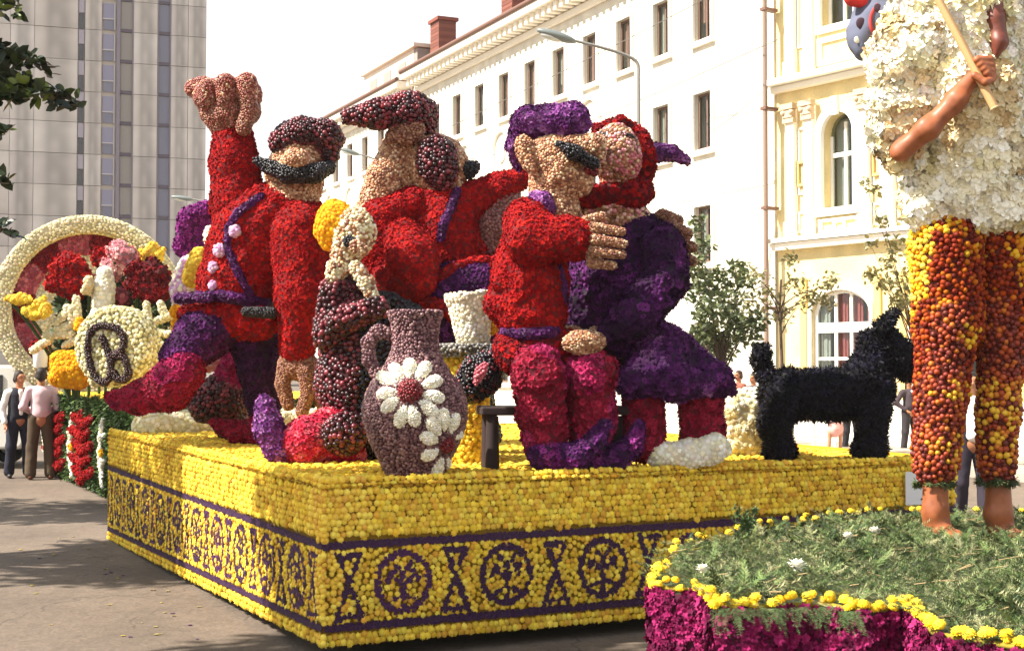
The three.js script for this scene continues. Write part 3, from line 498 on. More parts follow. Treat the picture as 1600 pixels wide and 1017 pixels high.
  // far sides, plain yellow boards, and the deck
  const q = (a, b, c, d) => { const l = [a, b, c, d].map((v) => v.sub(B)); return geoOf(l.flatMap((v) => [v.x, v.y, v.z]), [0, 1, 2, 0, 2, 3]); };
  mesh('end_panel', q(onFloat(LS, 0.02, 0.1), onFloat(LS, LT, 0), onFloat(LS, LT, topY(LT)), onFloat(LS, 0.02, topY(0))), mat('#d6a416', 0.9), flt);
  mesh('back_panel', q(onFloat(0, LT, 0), onFloat(LS - 0.01, LT, 0), onFloat(LS - 0.01, LT, topY(LT) - 0.01), onFloat(0, LT, topY(LT) - 0.01)), mat('#d6a416', 0.9), flt);
  const deck = mesh('deck', q(onFloat(0, 0, topY(0) - 0.035), onFloat(LS, 0, topY(0) - 0.035), onFloat(LS, LT, topY(LT) - 0.035), onFloat(0, LT, topY(LT) - 0.035)), mat('#a8821a', 0.95), flt), sp = [];
  for (let t = 0.01; t < LT; t += 0.044) for (let s = 0.01 + rr(0, 0.02); s < LS; s += 0.046) { const edge = Math.min(s, t, LS - s) < 0.05, U = s + rr(-0.014, 0.014), W = t + rr(-0.014, 0.014); sp.push({ p: onFloat(U, W, topY(W) - 0.03 + (edge ? 0 : rr(-0.012, 0.01)) + 0.02 * (noise(U * 2, W * 2) - 0.5)), n: V(rr(-0.2, 0.2), 1, rr(-0.2, 0.2)).normalize(), s: rr(0.042, 0.06), c: C(pick(PAL.yellow)) }); }
  plant(deck, 'mum', sp, B, 'pompoms');
  // dark chassis under the skirt
  const ch = mesh('chassis', q(onFloat(0.25, 0.25, 0.12), onFloat(LS - 0.2, 0.25, 0.12), onFloat(LS - 0.2, LT - 0.3, 0.12), onFloat(0.25, LT - 0.3, 0.12)), mat('#1a1715', 0.9), flt);
  for (const [s, t] of [[0.8, 1.6], [LS - 0.8, 1.6], [0.8, LT - 1.6], [LS - 0.8, LT - 1.6]]) mesh('wheel', new THREE.CylinderGeometry(0.3, 0.3, 0.2, 18).rotateZ(Math.PI / 2).rotateY(-0.46).translate(...onFloat(s, t, 0.3).sub(B).toArray()), mat('#161412', 0.9), flt);
  // cream rim of flowers along the far edge
  const rim = [V(...onFloat(0.35, LT - 0.25, 1.2).toArray()), V(...onFloat(3.6, LT - 0.25, 1.2).toArray())];
  part(flt, 'back_rim', [[rim[0].x, rim[0].y, rim[0].z, 0.15, rim[1].x, rim[1].y, rim[1].z, 0.15]], 'cream', 'mum', 0.06, { cell: 0.05 });
}
// ------------------------------------------------------------------ the low green and magenta float in front
const bed = thing('flower_bed_float', 'low float top of cut greenery with magenta flower sides and a yellow pompom edge', 'parade float', V(1.2, 0, -6.5));
{
  const B = bed.position, HY = 0.8;
  const front = [[1022, 913], [1055, 917], [1100, 921], [1120, 944], [1173, 945], [1226, 943], [1295, 941], [1325, 948], [1363, 951], [1421, 944], [1447, 967], [1463, 986], [1497, 993], [1554, 1001], [1600, 1010], [1680, 1016]].map((q) => G(q[0], q[1], HY));
  const back = [[1760, 812], [1600, 812], [1440, 812], [1360, 815], [1330, 818], [1260, 826], [1200, 832], [1135, 848], [1066, 862], [1040, 884]].map((q) => G(q[0], q[1], HY));
  const ring = [...front, ...back], sh = new THREE.Shape(ring.map((p) => new THREE.Vector2(p.x - B.x, p.z - B.z)));
  const inside = (x, z) => { let c = false; for (let i = 0, j = ring.length - 1; i < ring.length; j = i++) { const a = ring[i], b = ring[j]; if ((a.z > z) !== (b.z > z) && x < (b.x - a.x) * (z - a.z) / (b.z - a.z) + a.x) c = !c; } return c; };
  const body = mesh('base', new THREE.ExtrudeGeometry(sh, { depth: 0.72, bevelEnabled: false }).rotateX(Math.PI / 2).translate(0, HY - 0.012, 0), mat('#3f4424', 0.95), bed);
  // magenta flowers over the front side
  const sp = [], g = mesh('front_side', new THREE.BufferGeometry().copy(geoOf(front.flatMap((p) => [p.x - B.x, HY - 0.03, p.z - B.z + 0.012, p.x - B.x, 0.1, p.z - B.z + 0.012]), front.slice(1).flatMap((_, i) => [2 * i, 2 * i + 1, 2 * i + 2, 2 * i + 1, 2 * i + 3, 2 * i + 2]))), mat('#4a0f2a', 0.95), bed);
  const walls = [[back[back.length - 1], front[0]], ...front.slice(1).map((p, i) => [front[i], p])];
  for (const [a, b] of walls) { const L = a.distanceTo(b), d = b.clone().sub(a).normalize(), n = V(-d.z, 0, d.x); if (inside((a.x + b.x) / 2 + n.x * 0.02, (a.z + b.z) / 2 + n.z * 0.02)) n.negate(); for (let k = 0; k < L * 0.66 / 0.00045; k++) { const u = rnd() * L, y = HY - 0.02 - rnd() * 0.66; sp.push({ p: V(a.x + d.x * u, y, a.z + d.z * u).addScaledVector(n, rr(0, 0.035)), n: n.clone().add(V(rr(-0.5, 0.5), rr(-0.4, 0.6), rr(-0.3, 0.3))).normalize(), s: rr(0.03, 0.05), c: C(pick(['#7c1248', '#8c1852', '#660e3c', '#9c2660', '#520a30'])) }); } }
  plant(g, 'shag', sp, B, 'magenta_blossoms');
  // pompoms along the edge: each one a piece
  const edge = mesh('edging', tube(ring.map((p) => V(p.x - B.x, HY - 0.01, p.z - B.z)), 0.012, 5, 120, true), mat('#8a7a1c', 0.9), bed); let k = 0;
  for (const [line, gap] of [[front, 0.040], [[back[back.length - 1], front[0]], 0.05], [back, 0.1]]) for (let i = 0; i + 1 < line.length; i++) { const a = line[i], b = line[i + 1], L = a.distanceTo(b); for (let u = 0; u < L; u += gap * rr(0.8, 1.25)) { if (line === back && rnd() < 0.35) continue; const p = a.clone().lerp(b, u / L).add(V(rr(-0.022, 0.022), (line === back ? 0.05 : 0) + rr(-0.008, 0.03), rr(-0.022, 0.022))); single(edge, 'pom', { p, n: V(rr(-0.5, 0.5), 1, rr(-0.2, 0.7)).normalize(), s: rr(0.04, 0.06), c: C(pick(['#f0ca1c', '#f4d430', '#eabf14'])) }, B, k++); } }
  // cut greenery: sprigs lying over one another
  const sprigs = [[11, 0.3, 0.42], [16, 0.17, 0.2], [13, 0.22, 0.3], [18, 0.3, 0.12]].map(([n, LL, wd]) => { const pos = [], idx = []; for (let i = 0; i < n; i++) for (const e of [-1, 1]) { const s = i / n, x = s * 1.0, z0 = 0.05 * Math.sin(s * 4), L = LL * (1 - s * 0.6) * rr(0.7, 1.2), o = pos.length / 3, yy = 0.1 * s + rr(0, 0.05); pos.push(x, yy, z0, x + 0.05, yy + 0.015, z0 + e * 0.02, x + L * 0.75, yy + rr(0, 0.1), z0 + e * L * 0.7, x + 0.02 + L * 0.3, yy + 0.02, z0 + e * L * wd); idx.push(o, o + 1, o + 2, o, o + 2, o + 3); } return geoOf(pos, idx); });
  const gmat = new THREE.MeshStandardMaterial({ color: 0xffffff, roughness: 0.7, side: THREE.DoubleSide }), lists = [[], [], [], []];
  let x0 = 1e9, x1 = -1e9, z0 = 1e9, z1 = -1e9; for (const p of ring) { x0 = Math.min(x0, p.x); x1 = Math.max(x1, p.x); z0 = Math.min(z0, p.z); z1 = Math.max(z1, p.z); }
  for (let i = 0; i < 14000; i++) { const x = rr(x0, x1), z = rr(z0, z1); if (!inside(x, z)) continue; lists[Math.floor(noise(x * 3, z * 3, 20) * 3.2 + rnd() * 1.6) % 4].push([x, z]); }
  const greens = ['#6c8044', '#587038', '#87955c', '#3c5226', '#969a66', '#2a3c1e', '#a09e72', '#4a6230'], m4 = new THREE.Matrix4();
  lists.forEach((l, j) => { const im = new THREE.InstancedMesh(sprigs[j], gmat, l.length); im.name = 'greenery'; im.userData.kind = 'stuff'; im.castShadow = im.receiveShadow = true;
    l.forEach(([x, z], i) => { const lump = 0.08 * noise(x * 5, z * 5, 3), s = rr(0.06, 0.17); m4.compose(V(x - B.x, HY - 0.01 + lump * rr(0.2, 1), z - B.z), new THREE.Quaternion().setFromEuler(new THREE.Euler(rr(-0.4, 0.4), rnd() * 6.283, rr(-0.15, 0.5))), V(s, s, s)); im.setMatrixAt(i, m4); im.setColorAt(i, C(pick(greens)).clone().multiplyScalar(rr(0.6, 1.15))); }); bed.add(im); });
  const stalks = []; for (let i = 0; i < 260; i++) { const x = rr(x0, x1), z = rr(z0, z1); if (!inside(x, z)) continue; const a = rnd() * 3.14, L = rr(0.04, 0.13); stalks.push(tube([V(x - B.x, HY + 0.05, z - B.z), V(x - B.x + Math.cos(a) * L, HY + 0.06 + rr(-0.01, 0.02), z - B.z + Math.sin(a) * L)], rr(0.0015, 0.003), 4, 2)); }
  mesh('dry_stalks', mergeGeometries(stalks), mat('#a08a62', 0.9), bed, 'stuff');
  // fringe of fern tips hanging over the front edge
  const fr = []; for (let i = 0; i < 150; i++) { const u = rr(2.5, 7.5), a = front[Math.floor(u)], b = front[Math.floor(u) + 1], p = a.clone().lerp(b, u % 1); const q = sprigs[i % 3].clone(), s = rr(0.04, 0.13); q.scale(s, s, s); q.rotateZ(rr(-1.5, -0.3)); q.rotateY(-Math.PI / 2 + rr(-0.5, 0.5)); q.translate(p.x - B.x, HY - 0.012, p.z - B.z + 0.035); fr.push(q); }
  mesh('fern_fringe', mergeGeometries(fr), mat('#54693c', 0.8), bed, 'stuff');
  for (const [px, py, s, label] of [[1245, 880, 0.085, 'large white blossom lying on the greenery in the middle of the low float'], [1098, 884, 0.06, 'small white blossom lying near the pointed end of the low float'], [1325, 833, 0.055, 'white blossom lying at the back edge of the low float'], [1367, 825, 0.06, 'white blossom near the bare feet of the giant figure']]) {
    const p = G(px, py, HY + 0.1); tagged(mesh('white_blossom', mergeGeometries([KIND.mumbig[0].clone().scale(s, s, s), KIND.carn[1].clone().scale(s * 0.7, s * 0.7, s * 0.7)]).translate(p.x, p.y - 0.02, p.z), mat('#f6f2e6', 0.8)), label, 'flower', 'loose white blossoms on the greenery');
  }
  // a small upright shrub at the back
  const p = G(1168, 842, HY + 0.03), t = thing('small_shrub', 'small leafy green shrub standing at the back edge of the low float', 'shrub', p), lv = [];
  for (let i = 0; i < 7; i++) { const a = rnd() * 6.28, e = V(Math.cos(a) * rr(0.03, 0.1), rr(0.1, 0.17), Math.sin(a) * 0.06); mesh('stem', tube([V(0, 0, 0), e.clone().multiplyScalar(0.5).add(V(0, 0.02, 0)), e], 0.003, 4, 5), mat('#5a5a34', 0.9), t); for (let k = 0; k < 9; k++) { const q = KIND.leafy[k % 3].clone(), s = rr(0.02, 0.034); q.scale(s, s, s); q.rotateX(rr(-1, 1)); q.rotateZ(rr(-1, 1)); q.translate(...e.clone().multiplyScalar(rr(0.35, 1.05)).add(V(rr(-0.012, 0.012), 0, rr(-0.012, 0.012))).toArray()); lv.push(q); } }
  mesh('foliage', mergeGeometries(lv), mat('#4b6034', 0.7), t);
}

{ // petals dropped on the road beside the float
  const l = []; for (let i = 0; i < 80; i++) { const t = rr(-1, 7.5), p = onFloat(-rr(0.05, 0.5) - Math.pow(rnd(), 2) * 2.6, t, 0.004), q = KIND[rnd() < 0.5 ? 'petal' : 'mum'][i % 3].clone(), s = rr(0.018, 0.045); q.scale(s, s * 0.35, s).rotateY(rnd() * 6).translate(p.x, p.y, p.z); q.setAttribute('color', new THREE.Float32BufferAttribute(new Array(q.attributes.position.count).fill(0).flatMap(() => { const c = C(['#a8923e', '#8f8048', '#4a2850', '#7a6a4a', '#8a7d58'][i % 5]); return [c.r, c.g, c.b]; }), 3)); l.push(q); }
  tagged(mesh('fallen_petals', mergeGeometries(l), new THREE.MeshStandardMaterial({ color: 0xffffff, vertexColors: true, roughness: 0.9, side: THREE.DoubleSide }), null, 'stuff'), 'small dropped petals and bits scattered on the road beside the yellow float', 'petals');
}
// ------------------------------------------------------------------ flower figures on the float
function figure(name, label, category, px, py, Z, group) { const b = P(px, py, Z); b.y = deckY(b) - 0.02; return thing(name, label, category, b, group); }
{ // soldier with raised fist
  const Z = 12.5, c = cap(Z), fg = figure('flower_figure', 'flower-covered soldier figure in a red coat raising a fist, black moustache and wine cap', 'flower figure', 400, 690, 12.7);
  const coat = part(fg, 'coat', [c(420, 352, 66, 378, 440, 60), c(392, 360, 62, 368, 455, 56), c(445, 345, 45, 480, 352, 38, -0.05, -0.1)], 'red', 'carn', 0.038, { k: 0.12, bump: 0.05 });
  part(fg, 'coat_skirt', [c(330, 492, 24, 292, 492, 14, -0.15), c(330, 492, 28, 390, 500, 30, -0.15), c(388, 500, 30, 412, 506, 22, -0.15, -0.2)], 'red', 'carn', 0.038, { k: 0.1, bump: 0.05 });
  part(fg, 'sleeve', [c(372, 320, 44, 366, 255, 35), c(366, 255, 35, 364, 214, 31)], 'red', 'carn', 0.038, { k: 0.08, label: 'raised red sleeve' });
  part(fg, 'sleeve', [c(470, 365, 50, 476, 460, 44, -0.25, -0.3), c(476, 460, 44, 464, 546, 27, -0.3)], 'red', 'carn', 0.038, { k: 0.08 });
  const fist = part(fg, 'fist', [c(362, 208, 27, 358, 185, 38), c(340, 172, 28, 382, 172, 24, 0, 0), c(324, 138, 14, 323, 160, 11, -0.15), c(352, 131, 15.5, 352, 158, 12, -0.18), c(385, 130, 16, 387, 162, 12, -0.18), c(328, 150, 26, 382, 148, 26, -0.03), c(318, 134, 14, 302, 138, 13, -0.02), c(390, 168, 12, 380, 200, 11, -0.18, -0.2)], 'rust', 'bead', 0.02, { k: 0.01, cell: 0.016, bump: 0, colour: (p) => p.y > P(0, 158, Z).y ? (rnd() < 0.75 ? 'rust' : 'tan') : (rnd() < 0.6 ? 'brown' : 'rust') });
  const head = part(fg, 'head', [ell(Z, 468, 252, 44, 46, 46, 0, -0.05), c(462, 290, 40, 446, 330, 42, -0.02), c(440, 325, 38, 405, 338, 14, -0.08, -0.2), c(428, 262, 14, 424, 275, 10, -0.15)], 'tan', 'bead', 0.023, { k: 0.06, cell: 0.022 });
  part(fg, 'nose', [ell(Z, 464, 250, 20, 17, 20, 0, -0.34), c(448, 258, 12, 482, 258, 12, -0.3)], 'tan', 'bead', 0.023, { cell: 0.018, parent: head, k: 0.04, bump: 0 });
  part(fg, 'moustache', [c(400, 250, 5, 418, 260, 9, -0.26), c(418, 260, 9, 450, 271, 14, -0.26, -0.34), c(450, 271, 14, 490, 271, 14, -0.34), c(490, 271, 14, 514, 262, 9, -0.34, -0.22)], 'black', 'bead', 0.026, { cell: 0.016, k: 0.02, bump: 0 });
  part(fg, 'cap', [c(440, 222, 18, 470, 206, 20, -0.2, -0.22), c(470, 206, 20, 508, 212, 22, -0.22, -0.18), c(508, 212, 20, 516, 244, 12, -0.18), c(516, 225, 12, 530, 218, 7, -0.14), ell(Z, 474, 215, 46, 27, 46, 0, 0)], 'wine', 'bead', 0.034, { k: 0.05, cell: 0.022 });
  band(fg, 'strap', coat.f, [[408, 306], [372, 332], [357, 356], [355, 388], [372, 428], [392, 464]], 5.5, Z, 'purple', 'petal', 0.036, { label: 'purple cross strap' });
  band(fg, 'belt', coat.f, [[296, 462], [340, 462], [380, 468], [432, 478]], 8, Z, 'purple', 'petal', 0.04);
  part(fg, 'belt_end', [c(278, 466, 8, 330, 464, 8, -0.3, -0.35)], 'purple', 'petal', 0.04, { cell: 0.02, bump: 0 });
  part(fg, 'pouch', [c(384, 487, 7, 424, 489, 8, -0.42)], 'black', 'bead', 0.02, { cell: 0.018, bump: 0 });
  for (const [x, y, r] of [[367, 362, 9], [343, 392, 10], [328, 419, 8], [324, 447, 7]]) { const h = hit(coat.f, Math.max(x, 333), y, Z - 2, Z + 2); if (h) part(fg, 'button', [[h.x, h.y, h.z, r * Z / F, h.x, h.y + 0.01, h.z, r * Z / F]], 'lilac', 'mum', 0.034, { cell: 0.018, bump: 0 }); }
  part(fg, 'hand', [ell(Z, 468, 572, 30, 22, 18, 0, -0.32), c(448, 566, 13, 441, 600, 11, -0.32, -0.35), c(441, 600, 11, 450, 632, 9, -0.35), c(476, 580, 12, 482, 612, 10.5, -0.38), c(482, 612, 10.5, 471, 643, 9, -0.38), c(496, 580, 11, 501, 630, 8.5, -0.34), c(512, 578, 10, 519, 626, 8, -0.28), c(524, 576, 9, 535, 616, 7, -0.22)], 'brown', 'bead', 0.018, { k: 0.008, cell: 0.014, bump: 0, label: 'hanging hand with spread fingers' });
  part(fg, 'trouser_leg', [c(345, 500, 44, 312, 528, 40, -0.05, -0.2), c(312, 528, 40, 280, 560, 31, -0.2, -0.35)], 'purple', 'shag', 0.05, { k: 0.05 });
  part(fg, 'trouser_leg', [c(395, 515, 44, 404, 570, 32, 0.05), c(404, 570, 32, 412, 640, 24, 0.05, 0.1)], 'deep', 'shag', 0.05, { k: 0.05 });
  part(fg, 'boot', [c(285, 578, 35, 262, 606, 36, -0.38), c(262, 606, 36, 215, 622, 24, -0.38), c(215, 622, 24, 182, 624, 13, -0.38), c(182, 624, 13, 170, 618, 8, -0.38)], 'crimson', 'shag', 0.045, { k: 0.05, label: 'magenta boot kicked out over the corner', colour: (p) => noise(p.x * 5, p.y * 5, p.z * 5) > 0.5 ? 'magenta' : 'crimson' });
  part(fg, 'boot', [c(415, 660, 26, 418, 680, 24, 0.1), c(412, 676, 22, 368, 676, 16, 0.1), c(368, 676, 16, 334, 660, 7, 0.1)], 'crimson', 'shag', 0.045, { k: 0.04 });
}
{ // dancing partner behind the soldier
  const Z = 13.6, c = cap(Z), fg = figure('flower_figure', 'flower dancer figure half hidden behind the soldier, plum headdress and yellow posy', 'flower figure', 345, 690, 13.9);
  part(fg, 'headdress', [c(290, 345, 12, 282, 385, 11, -0.05), c(290, 340, 14, 320, 328, 14), c(282, 385, 11, 300, 405, 10), c(312, 345, 20, 308, 385, 20, 0.08)], 'plum', 'shag', 0.05, { k: 0.04, cell: 0.025 });
  part(fg, 'head', [ell(Z, 345, 385, 26, 34, 26, 0, 0.1)], 'white', 'mum', 0.04, { cell: 0.025 });
  part(fg, 'body', [c(340, 420, 42, 330, 520, 60, 0.1)], 'pink', 'mum', 0.05, { cell: 0.04 });
  part(fg, 'sleeve', [c(300, 420, 22, 288, 450, 22, -0.2), c(288, 450, 20, 282, 478, 14, -0.2)], 'lilac', 'mum', 0.045, { cell: 0.025, colour: () => rnd() < 0.5 ? 'lilac' : 'white' });
  part(fg, 'face_flower', [ell(Z, 329, 371, 11, 18, 10, 10, -0.25)], 'white', 'mum', 0.04, { cell: 0.02 });
  part(fg, 'posy', [c(310, 400, 13, 302, 432, 17, -0.42)], 'yellow', 'mum', 0.045, { cell: 0.022 });
  part(fg, 'cuff', [c(274, 486, 9, 284, 492, 8, -0.3), c(276, 505, 8, 278, 530, 6, -0.25)], 'orange', 'mum', 0.04, { cell: 0.02 });
  part(fg, 'boot', [c(367, 540, 8, 364, 570, 20, -0.3), c(364, 570, 20, 360, 600, 30, -0.3, -0.2)], 'magenta', 'shag', 0.045, { k: 0.03, cell: 0.025 });
  part(fg, 'stocking', [c(352, 615, 34, 325, 630, 30, -0.2), c(352, 625, 30, 360, 660, 26, -0.1, 0)], 'wine', 'bead', 0.04, { cell: 0.028 });
  part(fg, 'shoe', [c(372, 680, 22, 392, 684, 20, 0.1)], 'crimson', 'shag', 0.045, { cell: 0.03 });
}
{ // seated figure in dark wine, behind the jug
  const Z = 10.8, c = cap(Z), fg = figure('flower_figure', 'seated flower figure in dark wine clothes with a yellow hat, sitting behind the jug', 'flower figure', 560, 715, 10.8);
  part(fg, 'robe', [c(548, 462, 30, 545, 520, 42, 0), c(545, 520, 42, 550, 600, 52, 0), c(550, 600, 52, 575, 665, 52, 0), c(600, 480, 24, 640, 500, 24, 0.1), c(590, 540, 50, 610, 640, 60, 0.1)], 'wine', 'bead', 0.04, { k: 0.08, colour: (p) => p.x > P(560, 0, Z).x + 0.04 ? 'black' : 'wine' });
  part(fg, 'sleeve', [c(524, 455, 22, 512, 525, 20, -0.1), c(512, 525, 20, 535, 500, 18, -0.15, -0.3), c(535, 500, 18, 592, 480, 15, -0.3)], 'wine', 'bead', 0.04, { k: 0.03, cell: 0.022 });
  const head = part(fg, 'head', [ell(Z, 552, 362, 34, 36, 34, 0, -0.02), c(545, 388, 22, 535, 398, 18, -0.1), c(540, 395, 18, 545, 425, 17, 0)], 'tan', 'bead', 0.03, { cell: 0.022, colour: () => rnd() < 0.6 ? 'cream' : 'tan' });
  part(fg, 'nose', [c(556, 385, 9, 566, 392, 8, -0.28)], 'tan', 'bead', 0.026, { cell: 0.016, bump: 0, parent: head });
  for (const x of [545]) { const h = hit(head.f, x, 378, Z - 1.5, Z + 1.5) || P(x, 378, Z - 0.2); part(fg, 'eye', [[h.x, h.y, h.z, 0.045, h.x + 0.02, h.y - 0.008, h.z, 0.04]], 'black', 'bead', 0.02, { cell: 0.015, bump: 0, parent: head }); }
  part(fg, 'hat', [ell(Z, 526, 350, 32, 38, 36, 15, 0.02), c(508, 365, 14, 512, 385, 8, 0)], 'orange', 'mum', 0.038, { cell: 0.024, bump: 0.03 });
  part(fg, 'collar', [c(524, 418, 12, 522, 432, 12, -0.15), c(540, 408, 12, 528, 425, 12, -0.12), c(556, 418, 9, 572, 442, 10, -0.18), c(572, 442, 10, 582, 462, 8, -0.18)], 'cream', 'bead', 0.03, { k: 0.03, cell: 0.018, bump: 0, colour: () => rnd() < 0.55 ? 'cream' : 'tan' });
  part(fg, 'trouser_knee', [ell(10.5, 538, 678, 33, 31, 30, 0, -0.1)], 'wine', 'bead', 0.038, { cell: 0.022 });
  part(fg, 'stocking', [c(522, 676, 40, 480, 690, 36, -0.15, -0.3), c(480, 690, 36, 446, 698, 26, -0.3), c(530, 700, 28, 556, 714, 16, -0.25)], 'pinkred', 'shag', 0.045, { k: 0.05, cell: 0.026 });
  part(fg, 'shoe', [c(412, 634, 15, 420, 670, 22, -0.35), c(420, 670, 22, 436, 706, 20, -0.35)], 'violet', 'shag', 0.045, { k: 0.04, cell: 0.022, label: 'violet shoe with its toe up' });
}
{ // man at the table, seen from behind his bowed dark hair, holding up his hat
  const Z = 11.6, c = cap(Z), fg = figure('flower_figure', 'flower figure in red behind the table holding a wine coloured hat high', 'flower figure', 690, 715, 12);
  const head = part(fg, 'head', [ell(Z, 684, 260, 46, 50, 44, 8, 0), c(690, 300, 36, 695, 330, 34, 0.05)], 'tan', 'bead', 0.023, { cell: 0.022, k: 0.08 });
  part(fg, 'hair', [ell(Z, 684, 254, 31, 42, 22, 10, -0.17)], 'wine', 'bead', 0.036, { cell: 0.022 });
  part(fg, 'ear', [ell(Z, 644, 250, 8, 16, 8, 5, -0.02)], 'tan', 'bead', 0.026, { cell: 0.016, parent: head, bump: 0 });
  part(fg, 'moustache', [c(716, 268, 6, 732, 266, 10, -0.02, -0.06), c(732, 266, 10, 742, 259, 7, -0.06)], 'black', 'bead', 0.023, { cell: 0.016, bump: 0 });
  const shirt = part(fg, 'shirt', [c(690, 335, 44, 706, 390, 50), c(645, 320, 30, 725, 325, 28), c(690, 350, 46, 668, 420, 42)], 'red', 'carn', 0.038, { k: 0.1, bump: 0.05 });
  part(fg, 'sleeve', [c(725, 318, 32, 780, 296, 24, 0, 0.05), c(780, 296, 24, 826, 272, 15, 0.05, 0.1)], 'red', 'carn', 0.036, { k: 0.06, label: 'red sleeve stretched out towards the kissing man' });
  part(fg, 'sleeve_drape', [c(785, 318, 30, 775, 355, 32, 0.1), c(775, 355, 32, 762, 392, 20, 0.1)], 'dusty', 'bead', 0.03, { k: 0.06, label: 'dusty pink drape hanging under the outstretched sleeve' });
  part(fg, 'cuff', [c(764, 396, 14, 762, 412, 11, 0.05)], 'darkred', 'bead', 0.035, { cell: 0.022 });
  part(fg, 'sleeve', [c(640, 322, 30, 592, 345, 30, -0.1, -0.2), c(592, 345, 30, 580, 400, 27, -0.2, -0.3), c(580, 400, 27, 604, 440, 26, -0.3, -0.35)], 'red', 'carn', 0.038, { k: 0.06, label: 'bent red sleeve with a deep fold' });
  part(fg, 'forearm_sleeve', [c(632, 375, 32, 645, 410, 38, -0.45, -0.55), c(645, 410, 38, 652, 438, 30, -0.55), c(604, 435, 26, 650, 440, 26, -0.4, -0.5)], 'red', 'carn', 0.036, { k: 0.06, bump: 0.045 });
  part(fg, 'forearm', [c(582, 330, 26, 600, 280, 27, -0.1), c(600, 280, 27, 622, 222, 20, -0.1, 0), c(622, 300, 22, 632, 225, 20, 0, 0)], 'tan', 'bead', 0.023, { k: 0.02, cell: 0.02, label: 'bare tan forearm held up' });
  part(fg, 'hand', [c(628, 225, 20, 640, 205, 18, 0), c(612, 214, 9, 622, 196, 8, -0.15), c(626, 214, 9, 634, 196, 8, -0.18), c(640, 216, 9, 646, 198, 8, -0.18), c(652, 216, 8, 656, 200, 7, -0.15), c(655, 212, 9, 664, 200, 8, 0)], 'brown', 'bead', 0.025, { k: 0.012, cell: 0.016, bump: 0 });
  part(fg, 'hat', [c(545, 182, 11, 590, 178, 20, -0.2, -0.2), c(590, 178, 20, 640, 172, 26, -0.2, -0.1), c(640, 176, 28, 662, 178, 22, -0.1, 0), c(636, 164, 16, 648, 160, 12, -0.1), c(648, 192, 24, 660, 200, 18, 0)], 'wine', 'bead', 0.036, { k: 0.05, cell: 0.024, label: 'wine coloured hat held aloft', colour: () => rnd() < 0.25 ? 'darkred' : 'wine' });
  band(fg, 'strap', shirt.f, [[714, 298], [704, 325], [692, 352], [688, 372]], 6, Z, 'purple', 'petal', 0.036, { label: 'purple cord at the shirt front' });
  const lap = part(fg, 'lap', [c(750, 445, 40, 700, 462, 46, -0.25, -0.3), c(700, 462, 46, 660, 490, 40, -0.3, -0.2), c(690, 480, 40, 690, 530, 32, -0.3), c(755, 450, 40, 770, 520, 34, -0.2)], 'purple', 'shag', 0.045, { k: 0.08, label: 'purple trousers with red bands' });
  band(fg, 'red_band', lap.f, [[686, 436], [705, 420], [735, 409], [765, 406]], 6, Z, 'red', 'carn', 0.036);
  band(fg, 'red_band', lap.f, [[636, 468], [660, 470], [690, 478], [702, 492]], 8, Z, 'red', 'carn', 0.036);
  part(fg, 'shoe', [c(690, 600, 20, 700, 680, 20, -0.1), c(745, 600, 20, 760, 680, 20, 0)], 'black', 'bead', 0.04, { cell: 0.03 });
}
